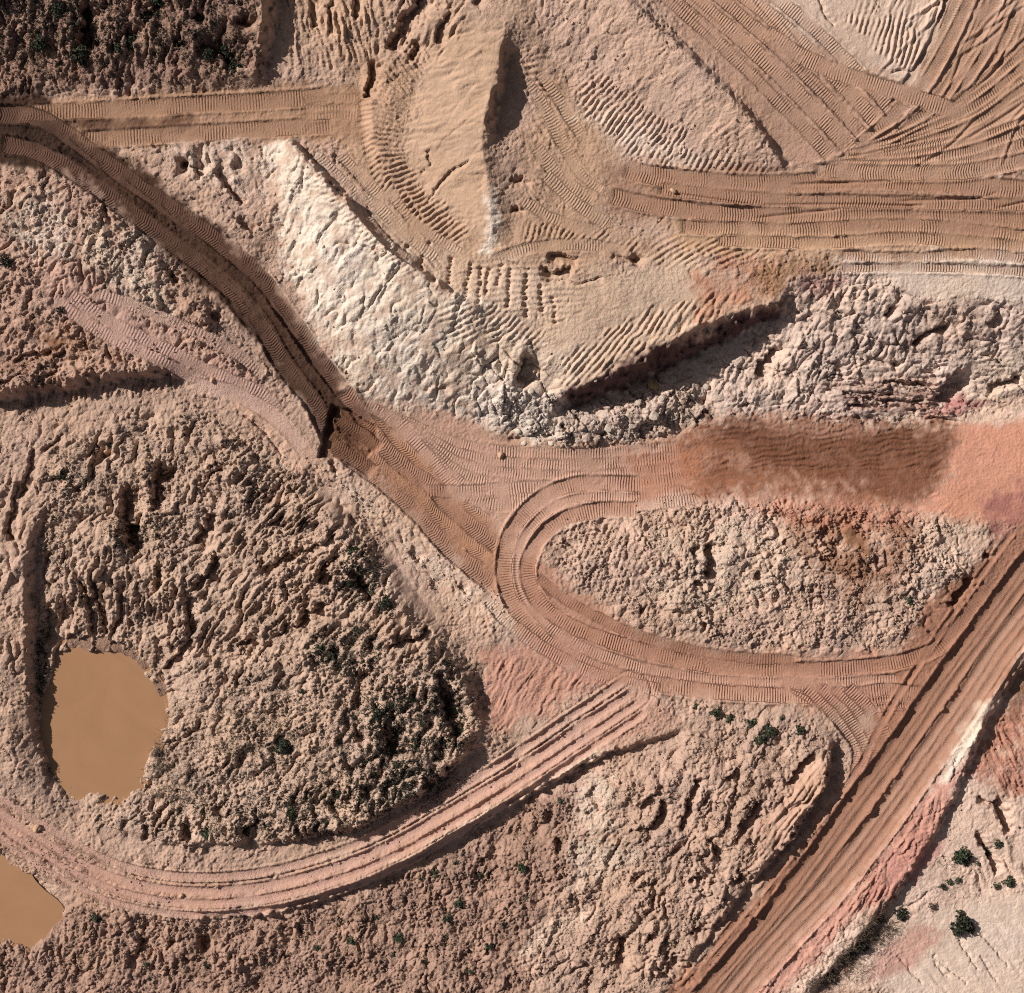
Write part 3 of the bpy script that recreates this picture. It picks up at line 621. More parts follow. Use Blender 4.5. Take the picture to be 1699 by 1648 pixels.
SLOTS = [
 ([(270,760),(262,790),(258,830),(262,855)],9,1.1),([(300,772),(275,785),(262,800)],8,.9),([(215,800),(210,850),(218,890),(228,925)],12,1.2),([(190,890),(215,880),(235,890)],14,1.2),
 ([(360,845),(340,880),(318,910)],8,1.0),([(365,915),(345,950),(318,980)],8,.9),([(312,985),(310,1030),(318,1060)],7,.9),([(318,1060),(290,1090),(265,1120)],5,.8),([(420,1055),(395,1080)],8,.9),
 ([(260,935),(255,980)],4,.8),([(150,960),(160,1020),(165,1060)],5,.8),([(128,960),(140,1000),(145,1060)],4,.7),([(190,970),(195,1010),(175,1060)],4,.6),
 ([(430,950),(490,918)],5,.7),([(532,930),(535,975)],6,.9),([(500,920),(560,890)],4,.6),([(490,1050),(510,1020),(550,1005)],10,1.0),([(675,1070),(700,1055),(712,1040)],5,.7),
 ([(640,1075),(690,1062)],4,.6),([(585,940),(600,970),(625,1000)],12,1.0),([(730,1110),(735,1150),(750,1190),(760,1230)],11,1.2),([(640,1190),(650,1230),(660,1270)],16,1.2),
 ([(590,1200),(600,1240)],8,.7),([(600,1300),(615,1330)],8,.9),([(540,1330),(570,1360)],7,.9),([(232,1370),(232,1405)],4,.6),([(305,1370),(300,1405)],8,.8),([(395,1395),(430,1370)],9,.8),
 ([(72,1620-540),(75,1000)],8,.5),([(105,985),(98,1040)],9,.8),
 ([(165,540-520),(165,60),(155,110)],12,1.4),([(175,-10),(170,30)],10,1.2),([(5,10),(20,30)],18,1.5),([(35,5),(55,-10)],14,1.2),([(232,60),(235,95)],7,.8),([(88,95),(90,75)],5,.6),
 ([(375,0),(400,15),(410,30)],11,1.3),([(350,40),(335,62)],6,.8),([(420,45),(415,75)],8,1.0),([(340,95),(390,105),(395,140)],12,1.0),([(415,60),(425,55)],6,.6),
 ([(528,20),(530,70)],5,.5),([(600,-5),(597,60)],4,.5),([(716,12),(692,46),(668,76),(648,104)],8,1.0),([(738,4),(722,26)],6,.7),([(752,50),(738,70),(726,100)],5,.6),([(700,90),(684,122)],5,.6),([(560,10),(556,80)],4,.4),([(630,115),(618,150),(612,180)],6,.8),([(700,-5),(690,20)],4,.5),([(806,20),(790,45)],4,.4),
 ([(1150,905),(1160,930)],7,1.0),([(1178,895),(1180,930),(1172,965)],8,1.1),([(1265,950),(1250,965)],6,.7),([(1150,975),(1170,965)],4,.6),([(1180,1040),(1165,1035)],6,.6),([(1066,1005),(1068,1025)],5,.6),
 ([(1355,1250),(1330,1280),(1310,1310)],6,.8),([(1270,1330),(1240,1370),(1225,1390)],8,.9),([(1230,1280),(1205,1305)],6,.7),([(1105,1330),(1090,1370),(1070,1382)],5,.8),([(1085,1325),(1065,1350)],4,.6),
 ([(1160,1290),(1145,1335),(1130,1385)],4,.7),([(1180,1390),(1195,1430)],5,.7),([(1165,1450),(1160,1480)],13,1.1),([(1240,1450),(1220,1480)],10,.9),([(1160,1540),(1170,1570)],14,1.1),([(1100,1595),(1120,1610),(1140,1590)],15,1.1),
 ([(1085,1550),(1080,1580)],7,.9),([(1030,1560),(1035,1590),(1020,1620)],7,1.0),([(1100,1490),(1090,1500)],8,.7),([(930,1395),(925,1430)],5,.7),([(270,1570),(275,1590)],6,.8),([(325,1560),(328,1600)],6,.8),([(218,1565),(222,1590)],6,.7),
 ([(1660,1330),(1675,1360),(1682,1395)],6,1.0),([(1630,1330),(1665,1345)],3,.6),([(1630,1390),(1655,1430),(1670,1465)],4,.7),
 ([(875,590),(868,615),(862,640)],6,1.0),([(860,300),(850,320)],11,1.1),([(855,350),(852,365)],8,.9),([(1010,500-70),(1052,440)],3,.4),
 ([(1090,380),(1085,372)],6,.5),([(840,735-5),(940,715)],3,.2),([(930,720),(945,710)],12,1.2),
 ([(895,450),(920,460),(950,455)],6,.7),([(905,430),(960,440)],5,.6),([(1655,520),(1630,545)],5,.7),([(1480,510),(1460,530)],4,.8),([(1560,670),(1575,640),(1600,610)],9,1.0),([(1490,600),(1475,605)],5,.8),
 ([(1700,625),(1660,635),(1640,640)],5,.8),([(1380,610),(1395,598)],5,.7),([(1310,520),(1318,510)],6,.8),([(1290,570),(1270,600),(1255,625)],6,1.0),([(1570,545),(1540,550),(1510,575)],4,.8),([(1465,630),(1530,635)],2.4,.5),([(1400,650),(1450,660),(1540,665)],2.4,.5),([(1410,672),(1480,668)],2.2,.5),
 ([(1620,955),(1600,985),(1580,1010)],7,.8),([(1650,915),(1640,930)],6,.7),([(100,300),(85,330)],4,.3),([(260,400),(250,385)],5,.5),([(355,515),(360,540)],6,.8),([(290,455),(300,480)],5,.7),
 ([(330,275),(340,305)],6,.9),([(310,270),(318,290)],7,.9),([(365,290),(380,310),(410,350)],4,.6),([(400,370),(430,395)],5,.6),([(380,400),(420,440)],3,.5),
 ([(25,442),(28,446)],9,.8),([(108,512),(112,524)],5,.6),([(45,610),(50,595),(100,590)],5,.5),([(100,600),(120,585)],6,.6),([(0,650),(50,620)],2.5,.4),([(68,640),(115,610)],2.5,.4),
 ([(170,735),(155,770),(152,800)],5,.5),([(60,740),(45,790),(35,830)],4,.5),([(35,800),(20,850),(15,900)],5,.6),([(110,720),(70,750)],2.5,.4),([(170,745),(175,765)],6,.6),([(100,790),(110,800)],9,.7),([(120,815),(140,805)],5,.6),
 ([(545,760),(560,790)],5,.4),([(580,855),(590,875)],5,.5),([(675,915),(700,935)],5,.5),([(760,970),(775,990)],3.5,.4),
]
for p, wd, dp in SLOTS: slot(p, wd, dp)
# thin drying cracks and erosion lines
for p in [[(1450,1560),(1490,1530),(1530,1510),(1555,1490)],[(1560,1600),(1620,1650)],[(1600,1570),(1640,1625)],[(1640,1560),(1690,1620)],[(1590,1640),(1560,1610)],[(1640,1600),(1670,1648)],[(1500,1600),(1545,1650)],
          [(700,300),(712,292)],[(708,345),(740,310),(780,282)],[(712,262),(718,290)],[(905,470),(960,475),(1000,465)],[(840,440),(880,455)],[(1330,20),(1345,50),(1362,75)],[(1455,143),(1500,143)],[(1500,143),(1530,100),(1550,60)],
          [(640,1390),(780,1300)],[(400,690),(430,710),(470,760)],[(376,706),(440,770),(500,830)]]:
    slot(p, 1.8, .13 if p[0][0] > 1400 and p[0][1] > 1400 else .22)

N_F = N(5.5, 95)
# ------------------------------------------------------------------ wheel tracks and ruts
PH = np.zeros((NY, NX), f4); TA = np.zeros((NY, NX), f4)
def band(pts, width, depth=.12, tread=.035, period=5.4, rim=.10, rgb=None, k=.6, chevron=.0, offset=0, flat=1.0, wall=2.2):
    R = width * .5 + abs(offset) + 12
    w, d, s, _, L = polyline_field(pts, R)
    d = d - offset
    hw = width * .5
    e = hw + 1.6 * W2[0][w] + 1.2 * W3[1][w] + 1.2 * W1[0][w]
    end = np.clip(np.minimum(s, L - s) / 10, 0, 1)
    ad = np.abs(d)
    m = sstep(e + wall * .5, e - wall * .5, ad) * end
    prof = depth * (1 - .25 * (ad / hw) ** 2)
    tgt = B[w] - prof + .02 * W2[1][w]
    H[w] = H[w] * (1 - m * flat) + tgt * m * flat
    ridge = np.exp(-((ad - hw - 2.6) / 2.0) ** 2) * end
    H[w] += .8 * rim * ridge * np.clip(.7 + .35 * W3[0][w] + .9 * VAR[w], .1, 1.6)
    km = m > .5
    ph = (s + chevron * ad + 1.6 * W1[0][w] + .9 * W2[1][w]) * (2 * math.pi / (period * .86))
    PH[w] = np.where(km, ph, PH[w])
    wear = np.clip(.55 + 1.3 * VAR[w] + .9 * VAR2[w] + .7 * W1[1][w], .0, 1.25)
    TA[w] = np.where(km, .44 * tread * wear, TA[w] * (1 - m))
    if rgb is not None:
        mm = (m * k * np.clip(.8 + .6 * VAR[w], .2, 1))[..., None]
        g_ = np.array(rgb, float); g_ = (g_.mean() + (g_ - g_.mean()) * .82) * np.array([1.01, .975, 1.0])
        COL[w] = COL[w] * (1 - mm) + (lin(g_) * ALB).astype(f4) * mm
def shift(pts, dx, dy): return [(x + dx, y + dy) for x, y in pts]

TR = (196,150,112); TB = (150,108,78)
# upper-left road
band([(40,200),(150,196),(300,188),(450,180),(552,172)], 26, .10, .05, 5.6, .16, (168,128,96), .9)
band([(150,243),(300,234),(450,226),(562,219)], 26, .10, .05, 5.6, .14, (172,132,100), .9)
for yy in (178, 195, 207): band([(505,yy),(560,yy-3),(604,yy-2)], 12, .05, .03, 6, .06)
# diagonal haul road
RJ = [(8,201),(65,204),(105,222),(160,260),(230,311),(290,352),(344,388),(390,424),(434,462),(470,510),(500,553),(530,597),(568,646),(590,675),(625,730),(670,775),(711,803),(740,836),(790,880),(830,910)]
LJ = [(15,249),(60,258),(105,276),(160,312),(230,362),(286,405),(344,447),(397,495),(437,545),(460,588),(490,632),(520,672),(547,728),(590,768),(632,797),(685,845),(738,905),(778,940),(822,978)]
for c, rgbk in ((RJ, .6), (LJ, .6)):
    band(c[:13], 29, .22, .05, 5.0, .22, (116,84,66), .8, .35)
    band(c[12:], 29, .16, .05, 5.0, .16, (176,130,102), .8, .35)
band(shift(RJ[13:], 20, -14), 20, .08, .05, 5.2, .05, None, 0, .6)
band(shift(RJ[14:], -19, 18), 22, .08, .045, 5.2, .05, None, 0, .6)
for p in ([(200,300),(270,350),(330,400)],[(330,430),(390,480),(440,530)],[(380,500),(430,560)],[(120,240),(180,290)],[(450,500),(500,570)]): band(p, 9, .10, 0, 6, .10)
# triangular scoop on the road
w, m = poly_mask([(551,672),(580,680),(622,706),(626,738),(606,762),(560,762),(526,758),(538,715)], 2.0, .5)
H[w] -= .55 * m; mm = (m * .6)[..., None]; COL[w] = COL[w] * (1 - mm) + (lin((122,84,62)) * ALB).astype(f4) * mm
w, m = poly_mask([(549,676),(558,680),(545,720),(538,757),(527,757),(536,715)], 1.5, .5); H[w] -= .35 * m
band([(552,690),(590,715),(630,745)], 22, .62, .05, 5.0, .08, (128,90,66), .7, .35)
band([(545,732),(580,758),(620,785)], 24, .55, .05, 5.0, .08, (128,90,66), .7, .35)
# faint track west of the road
for o in (0, 26): band([(95+o,500-o*.4),(160+o,545-o*.4),(230+o,580-o*.4),(320+o,625-o*.4),(400+o,660-o*.4),(455+o*.3,690-o*.2)], 21, .08, .05, 6.0, .08, (204,166,148), .4)
band([(170,490),(240,515),(310,545),(390,585),(440,625)], 20, .07, .05, 6.2, .08, (212,176,152), .5)
band([(320,640),(380,650),(430,675),(470,705),(505,745)], 24, .10, 0, 6, .12, (224,184,160), .8)
# middle-right road
for p, wd in [([(1028,292),(1100,306),(1250,319),(1450,311),(1725,332)],30),([(1008,336),(1080,351),(1200,366),(1400,369),(1725,377)],27),([(1085,325),(1250,341),(1450,346),(1725,353)],20),
              ([(1120,386),(1300,392),(1500,386),(1725,408)],22),([(1180,408),(1350,412),(1500,405),(1725,424)],18),([(1380,432),(1500,436),(1600,430),(1725,442)],16),([(1380,452),(1550,452),(1725,460)],14)]:
    band(p, wd, .14, .055, 5.2, .16, (182,136,100), .55, .15)
def crease(p, dp, wd=1.8):
    w, d, s, _, L = polyline_field(p, 14)
    H[w] -= dp * np.exp(-(d / wd) ** 2) * np.clip(np.minimum(s, L - s) / 20, 0, 1)
for p in ([(1250,352),(1360,350),(1520,352)],[(1240,372),(1400,356),(1520,353)],[(1300,318),(1480,312)],[(1470,345),(1600,340),(1640,330)],[(1630,358),(1699,342)],[(1100,330),(1250,352)]): crease(p, .2)
# upper-right tracks: parallel diagonals, then a fan of turning arcs
for k, o in enumerate([22, 47, 72, 98, 124]):
    bend = max(0, o - 60)
    band([(985+o*.9,-30-o*.15),(1080+o,45-o*.5),(1200+o,150-o*.62),(1290+o*1.1,235-o*.55+bend*.05),(1345+o*1.4+rng.uniform(-12,12),285-o*.28+bend*.12)], 19 + 6 * rng.random(), .09 + .03 * (k % 3), .05, 5.2, .12, (196,152,116) if k % 2 else (182,140,108), .5)
for k in range(13):                      # upper passes turning down from the top edge
    f = k / 12
    pts = [(1570 + 190 * f, -40), (1548 + 170 * f, 40), (1512 + 165 * f, 120 + 10 * f), (1462 + 150 * f, 200 + 12 * f), (1395 + 140 * f, 262 + 14 * f)]
    pts = [(x + rng.uniform(-7, 7), y + rng.uniform(-5, 5)) for x, y in pts]
    band(pts[:5 if k % 2 else 4], rng.uniform(15, 21), rng.uniform(.05, .16), .05, 5.0, rng.uniform(.08, .22), (198,156,120) if k % 2 else (188,144,108), .5, .2)
for k in range(10):                      # wide arcs sweeping in from the far side
    f = k / 9
    pts = [(1745, 20 + 250 * f), (1680 - 10 * f, 90 + 195 * f), (1600 - 15 * f, 170 + 130 * f), (1500 - 25 * f, 232 + 70 * f), (1380 - 40 * f + 30 * (k % 3), 278 + 20 * f)]
    pts = [(x + rng.uniform(-6, 6), y + rng.uniform(-5, 5)) for x, y in pts]
    band(pts, rng.uniform(17, 23), rng.uniform(.06, .15), .055, 5.0, rng.uniform(.08, .2), (200,158,122) if k % 2 else (190,146,110), .5, .2)
for k in range(16):
    x0, y0 = rng.uniform(1500, 1740), rng.uniform(-20, 240); a_ = math.radians(rng.uniform(112, 150)); L_ = rng.uniform(70, 190); bd = rng.uniform(-30, 30)
    p_ = [(x0, y0), (x0 + math.cos(a_) * L_ * .5 + bd * .3, y0 + math.sin(a_) * L_ * .5 + bd * .2), (x0 + math.cos(a_) * L_, min(y0 + math.sin(a_) * L_, 296))]
    w, d, s_, _, L = polyline_field(p_, 14)
    H[w] += (.07 * np.exp(-((d - 2.5) / 2.4) ** 2) - .07 * np.exp(-((d + 2.5) / 2.2) ** 2)) * np.clip(np.minimum(s_, L - s_) / 25, 0, 1)
for k in range(9):
    o = rng.uniform(0, 150); f0 = rng.uniform(0, .5)
    p_ = [(1010 + o + 300 * t_ + rng.uniform(-6, 6), -10 - o * .4 + 275 * t_ + rng.uniform(-4, 4)) for t_ in (f0, f0 + .2, f0 + .4)]
    w, d, s_, _, L = polyline_field(p_, 14)
    H[w] += (.07 * np.exp(-((d - 2.5) / 2.6) ** 2) - .07 * np.exp(-((d + 2.5) / 2.2) ** 2)) * np.clip(np.minimum(s_, L - s_) / 25, 0, 1)
band([(1250,80),(1330,130),(1420,160),(1500,185),(1560,205)], 24, .1, .05, 5.2, .14, (198,154,118), .6)
# pit-floor passes
for k, o in enumerate([0, 22, 44, 66, 88, 108]):
    band([(600+o*.55,668+o*.25),(680+o*.3,705+o*.5),(780,742+o*.78),(900,752+o*.85),(1000,752+o*.85),(1075+o*.6,745+o*.8),(1130+(o*37)%90,742+o*.72)], 20, .05, .05, 5.4, .05, (208,164,136), .4)
band([(700,815),(780,815),(900,808),(1050,812)], 20, .05, .055, 5.4, .06, None)
for p, wd in [([(870,150),(905,200),(935,260)],20),([(890,135),(930,190),(965,245)],18),([(885,255),(930,310),(985,345)],22),([(900,300),(950,345),(1010,385)],20),([(860,340),(920,375),(990,395)],18),([(930,250),(960,300),(1000,330)],16),
              ([(610,330),(680,400),(730,440)],20),([(590,345),(650,415),(700,450)],16),([(640,320),(700,385),(770,430)],16),([(820,440),(880,420),(960,415),(1040,425)],18),([(560,255),(600,300),(640,340)],18),([(530,265),(575,310),(615,350)],16)]:
    band(p, wd, .06, .05, 5.6, .07, None, 0, .1, 0, .8)
# turning loop
UT = [(1068,803),(960,803),(895,830),(850,880),(836,940),(848,1000),(892,1056),(960,1098),(1060,1132),(1200,1152),(1380,1158),(1520,1150)]
UI = [(1062,846),(985,848),(918,872),(884,915),(876,960),(902,1008),(960,1046),(1060,1080),(1200,1108),(1400,1112),(1540,1088),(1600,1035),(1650,970)]
band([(1050,825),(960,822),(905,850),(866,893),(856,945),(874,1002),(920,1048),(1000,1090),(1120,1122),(1300,1135),(1500,1132)], 21, .10, .05, 5.2, .10, (204,158,128), .6)
band(UT, 25, .14, .055, 5.2, .15, (194,144,112), .6)
band(UI, 25, .16, .055, 5.2, .15, (184,132,100), .7)
band([(800,985),(850,1040),(920,1090),(1000,1125),(1100,1150)], 22, .07, .05, 5.2, .06, None)
band([(892,955),(930,990),(1000,1030),(1080,1062),(1200,1090),(1330,1098)], 17, .10, .03, 5.2, .06, (160,112,82), .75)
for o in (0, 24, 46): band([(1560-o*.3,1165-o*.2),(1480,1170-o*.5),(1400,1185-o*.6),(1350+o*.6,1160-o*.2),(1300,1130)], 20, .09, .06, 5.2, .1, (192,140,110), .5)
for o in (0, 24, 48, 70): band([(1340+o,1140),(1390+o*.95,1190),(1430+o*.7,1250),(1425+o*.4,1310)], 21, .1, .06, 5.2, .1, (190,138,110), .5)
# curved dirt track: four ruts
Q_POLY = [(-40,1310),(100,1410),(250,1462),(400,1462),(560,1430),(700,1360),(850,1260),(1060,1120),(1130,1200),(980,1250),(760,1385),(560,1485),(330,1525),(150,1490),(-40,1390)]
Q = [(-40,1335),(40,1388),(120,1435),(200,1468),(300,1484),(420,1478),(540,1448),(640,1408),(760,1340),(860,1278),(960,1210),(1050,1150)]
for o, wd, dp in ((-22,12,.12),(2,13,.16),(22,11,.14),(42,10,.14)):
    band(Q, wd, dp, .0, 6, .22, (206,164,142), .7, 0, o, 1, 3.5)
for o in (-33, -10, 12, 33): 
    w, d, s, _, L = polyline_field(Q, 50)
    H[w] -= .10 * np.exp(-((d - o) / 1.8) ** 2) * (1 + VAR[w])
# truck road lower right: deep straight ruts
T1 = [(1725,895),(1699,925),(1622,1032),(1548,1134),(1480,1235),(1412,1325),(1330,1440),(1252,1540),(1150,1660)]
T2 = [(1725,965),(1699,1002),(1650,1066),(1598,1146),(1535,1236),(1458,1345),(1374,1455),(1296,1540),(1250,1592),(1190,1665)]
T3 = shift(T2, 28, 24)
cut = [(-1e3, 0)]
band(T1, 48, .42, .022, 3.6, .10, (176,130,100), .85, 0, -24, 1, 3)
band(T2, 52, .52, .022, 3.6, .16, (184,140,110), .85, 0, -26, 1, 3)
band(T1, 15, .46, .03, 3.6, .0, (156,112,84), .5, 0, -13, 1, 6)
band(T1, 13, .45, .03, 3.6, .04, None, .5, 0, -36, 1, 6)
band(T2, 15, .56, .03, 3.6, .0, (188,146,116), .5, 0, -12, 1, 6)
band(T2, 14, .55, .03, 3.6, .04, None, .5, 0, -38, 1, 6)
band([(1725,1010),(1660,1098),(1600,1190),(1545,1275),(1485,1362),(1400,1470),(1290,1600),(1250,1660)], 14, .25, .01, 4, .12, None, 0, 0, -30, .35, 6)
band([(1690,880),(1620,975),(1545,1085),(1475,1195),(1425,1290),(1330,1410),(1240,1520),(1120,1660)], 9, .12, 0, 4, .12, None, 0, 0, 0, .8, 4)

for k in range(70):
    cx, cy = [(rng.uniform(620, 1060), rng.uniform(700, 840)), (rng.uniform(1040, 1690), rng.uniform(300, 400)), (rng.uniform(840, 1500), rng.uniform(1000, 1160)), (rng.uniform(1250, 1690), rng.uniform(60, 290)), (rng.uniform(80, 560), rng.uniform(180, 480))][k % 5]
    w = window(cx - 40, cy - 40, cx + 40, cy + 40)
    m = np.exp(-(((PX[w] - cx) / rng.uniform(8, 20)) ** 2 + ((PY[w] - cy) / rng.uniform(6, 14)) ** 2))
    TA[w] *= 1 - .9 * m; H[w] += m * (.05 * N_F[w])
# sediment lobes pushed into the pond
for cx, cy, r in [(112,1068,13),(133,1070,12),(160,1072,13),(184,1078,12),(205,1093,14),(228,1108,10),(257,1147,14)]:
    w = window(cx - 30, cy - 30, cx + 30, cy + 30)
    d = np.hypot(QX[w] - cx, QY[w] - cy)
    m = sstep(r + 1.5, r - 1.5, d)
    H[w] = H[w] * (1 - m) + (-5.12 - .06 * (d / r) ** 2) * m
    mm = (m * .9)[..., None]; COL[w] = COL[w] * (1 - mm) + (lin((158,124,106)) * ALB).astype(f4) * mm
# pond beds and puddle beds
POND1 = [(100,1085),(125,1078),(150,1082),(185,1086),(215,1092),(230,1108),(244,1128),(258,1148),(269,1170),(271,1192),(264,1212),(254,1236),(244,1258),(236,1280),(224,1306),(204,1322),(178,1318),(150,1314),(120,1305),(98,1288),(84,1255),(72,1222),(74,1190),(82,1150),(92,1115)]
POND2 = [(-40,1418),(5,1430),(26,1444),(45,1452),(58,1470),(72,1484),(90,1498),(99,1514),(95,1532),(82,1548),(68,1560),(54,1570),(40,1568),(20,1560),(-5,1552),(-40,1546)]
POND1 = [(x - 8 - (6 if x < 120 else 0), y + 4) for x, y in POND1]; POND2 = [(x - 17, y + 13) for x, y in POND2]
def sink(poly, level, depth):
    poly = spline(list(poly) + [poly[0]], 4)[:-1]
    w, m = poly_mask(poly, 4, .5)
    w2_, m2_ = poly_mask(poly, 16, 1)
    COL[w2_] *= (1 - .30 * m2_)[..., None]
    H[w] = np.where(m > .02, np.minimum(H[w], level + .12) * (1 - m) + np.minimum(H[w], level - depth) * m, H[w])
sink(POND1, -5.2, .5); sink(POND2, -6.2, .5)
# far land beyond the quarry: level out
far = sstep(60, 900, np.maximum(np.maximum(-X, X - 1699), np.maximum(-Y, Y - 1648)))
H = H * (1 - far) + (1.5 + 6 * perlin(X / 900, Y / 900, 91)) * far
H = H.astype(f4)

def ground_z(px, py):
    i = min(max(int(np.searchsorted(GX, px)) - 1, 0), NX - 2); j = min(max(int(np.searchsorted(GY, py)) - 1, 0), NY - 2)
    return float(min(H[j, i], H[j + 1, i], H[j, i + 1], H[j + 1, i + 1]))

# ------------------------------------------------------------------ materials
def mat(name, col, roughness=.95, spec=.15):
    m = bpy.data.materials.new(name); m.use_nodes = True
    b = m.node_tree.nodes['Principled BSDF']
    b.inputs['Base Color'].default_value = (*col, 1); b.inputs['Roughness'].default_value = roughness
    b.inputs['Specular IOR Level'].default_value = spec
    return m, m.node_tree, b
soil, st, sb = mat('soil', (.4, .3, .2), .97, .08)
def nd(t, **kw):
    n = st.nodes.new(t)
    for k, v in kw.items(): setattr(n, k, v)
    return n
at = nd('ShaderNodeAttribute', attribute_name='soil'); ap = nd('ShaderNodeAttribute', attribute_name='tread_phase'); aa = nd('ShaderNodeAttribute', attribute_name='tread_depth')
geo = nd('ShaderNodeNewGeometry')
def noise(scale, detail):
    n = nd('ShaderNodeTexNoise'); n.inputs['Scale'].default_value = scale; n.inputs['Detail'].default_value = detail
    st.links.new(geo.outputs['Position'], n.inputs['Vector']); return n
def math_(op, a, b=None):
    n = nd('ShaderNodeMath', operation=op)
    for i, v in enumerate((a, b)):
        if v is None: continue
        if isinstance(v, (int, float)): n.inputs[i].default_value = v
        else: st.links.new(v, n.inputs[i])
    return n.outputs[0]
n1 = noise(5.0, 4); n2 = noise(1.1, 3); n3 = noise(12, 2); ag = nd('ShaderNodeAttribute', attribute_name='grit')
for n_ in (n1, n3): n_.inputs['Roughness'].default_value = .62
mr = math_('ADD', math_('MULTIPLY', n3.outputs[0], .55), math_('ADD', math_('MULTIPLY', n2.outputs[0], .22), .615))
mx = nd('ShaderNodeMix', data_type='RGBA', blend_type='MULTIPLY'); mx.inputs['Factor'].default_value = 1
cmb = nd('ShaderNodeCombineColor')
for i in range(3): st.links.new(mr, cmb.inputs[i])
st.links.new(at.outputs['Color'], mx.inputs['A']); st.links.new(cmb.outputs[0], mx.inputs['B'])
st.links.new(mx.outputs['Result'], sb.inputs['Base Color'])
tread = math_('MULTIPLY', math_('SINE', ap.outputs['Fac']), aa.outputs['Fac'])
grain = math_('MULTIPLY', math_('ADD', math_('MULTIPLY', n1.outputs[0], .27), math_('MULTIPLY', n3.outputs[0], .13)), ag.outputs['Fac'])
bump = nd('ShaderNodeBump'); bump.inputs['Strength'].default_value = 1.0; bump.inputs['Distance'].default_value = 1.0
st.links.new(math_('ADD', tread, grain), bump.inputs['Height'])
st.links.new(bump.outputs[0], sb.inputs['Normal'])

def water_mat(name, rgb):
    m, t, b = mat(name, tuple(lin(rgb) * ALB), .18, .35)
    nn = t.nodes.new('ShaderNodeTexNoise'); nn.inputs['Scale'].default_value = .22; nn.inputs['Detail'].default_value = 6; nn.inputs['Distortion'].default_value = 1.6
    tc = t.nodes.new('ShaderNodeTexCoord'); t.links.new(tc.outputs['Object'], nn.inputs['Vector'])
    rp = t.nodes.new('ShaderNodeValToRGB'); c = lin(rgb) * ALB
    rp.color_ramp.elements[0].color = (*(c * .86), 1); rp.color_ramp.elements[1].color = (*(c * 1.14), 1)
    t.links.new(nn.outputs[0], rp.inputs[0]); t.links.new(rp.outputs[0], b.inputs['Base Color'])
    return m
M_WATER = water_mat('muddy_water', (175, 132, 99)); 

# ------------------------------------------------------------------ cut the land into its pieces
AREA = np.zeros((NY, NX), np.int16)
PIECES = [('ground', 'rough brown quarry ground between and around the mounds and tracks', 'ground')]
def piece(name, label, cat, poly=None, line=None, width=0, offset=0):
    PIECES.append((name, label, cat)); k = len(PIECES) - 1
    if poly is not None:
        w, m = poly_mask(poly, 1.0, .5)
        a = AREA[w]; a[m > .5] = k
    if line is not None:
        w, d, s, _, L = polyline_field(line, width * .5 + abs(offset) + 8)
        a = AREA[w]; a[np.abs(d - offset) < width * .5 + 1.5 * W2[0][w]] = k
piece('hill', 'dark overgrown clod slope above the straight twin-track road', 'hill', R_TOPLEFT)
piece('hill', 'fluted tan slope above the smooth sand heap', 'hill', [(470,-60),(990,-60),(960,40),(900,110),(840,75),(700,95),(640,135),(600,130),(480,140),(450,60)])
piece('hill', 'smooth pale sand heap with a sharp shaded crest', 'hill', R_HEAP)
piece('hill', 'pinkish embankment with diagonal blade ridges under the upper tracks', 'hill', R_PINKSLOPE)
piece('field', 'tan field of criss-crossing tyre tracks on the upper level', 'field', R_UPRIGHT)
piece('terrain', 'pale worked bench with rows of tooth marks behind the white ridge', 'ground', [(500,245),(605,250),(690,310),(790,425),(850,330),(1000,370),(1120,430),(1290,500),(930,655),(870,570),(790,515),(640,412),(560,328)])
piece('hill', 'bright white clay bank falling to the diagonal road', 'hill', R_WHITE)
piece('hill', 'grey layered cliff face with a black shadow under its lip', 'cliff', R_CLIFF)
piece('ground', 'flat reddish pit floor with a dark damp stain below the grey cliff', 'ground', R_FLOOR)
piece('hill', 'pale rubble mound inside the turning loop', 'hill', R_RUBBLE)
piece('hill', 'large eroded spoil mound with deep rills beside the bigger pond', 'hill', R_SPOIL)
piece('ground', 'shrub-dotted clod field below the curved dirt track', 'ground', R_FIELD)
piece('hill', 'pale furrowed mound between the curved track and the truck road', 'hill', R_MOUND)
piece('hill', 'lumpy pale slope west of the diagonal road', 'hill', R_LEFT)
piece('terrain', 'pink and white clay bank with gullies beyond the truck road', 'ground', R_LR)
piece('path', 'curved dirt track with four soft ruts around the spoil mound', 'path', None, Q, 92, 6)
piece('road', 'tan road with several parallel tyre bands above the grey cliff', 'road', [(1000,285),(1080,290),(1300,302),(1740,304),(1740,418),(1300,408),(1100,395),(1000,360)])
piece('road', 'straight twin-track road ending at the sand heap', 'road', [(20,186),(300,174),(560,158),(606,160),(608,240),(400,240),(160,256),(100,215)])
piece('road', 'reddish turning loop of tyre tracks around the rubble mound', 'road', None, [(1062,825),(960,825),(905,852),(862,897),(854,948),(874,1005),(925,1052),(1010,1094),(1130,1126),(1300,1136),(1500,1130)], 70)
piece('road', 'dark brown haul road with two tread bands running diagonally', 'road', None, [(0,224),(70,230),(160,287),(260,360),(370,450),(450,540),(520,640),(580,712),(650,785),(740,870),(826,945)], 92)
piece('road', 'straight deep-rutted truck road crossing the lower corner', 'road', [(1740,880),(1690,930),(1540,1130),(1400,1330),(1250,1520),(1120,1680),(1235,1680),(1310,1590),(1420,1455),(1510,1330),(1610,1190),(1740,1010)])

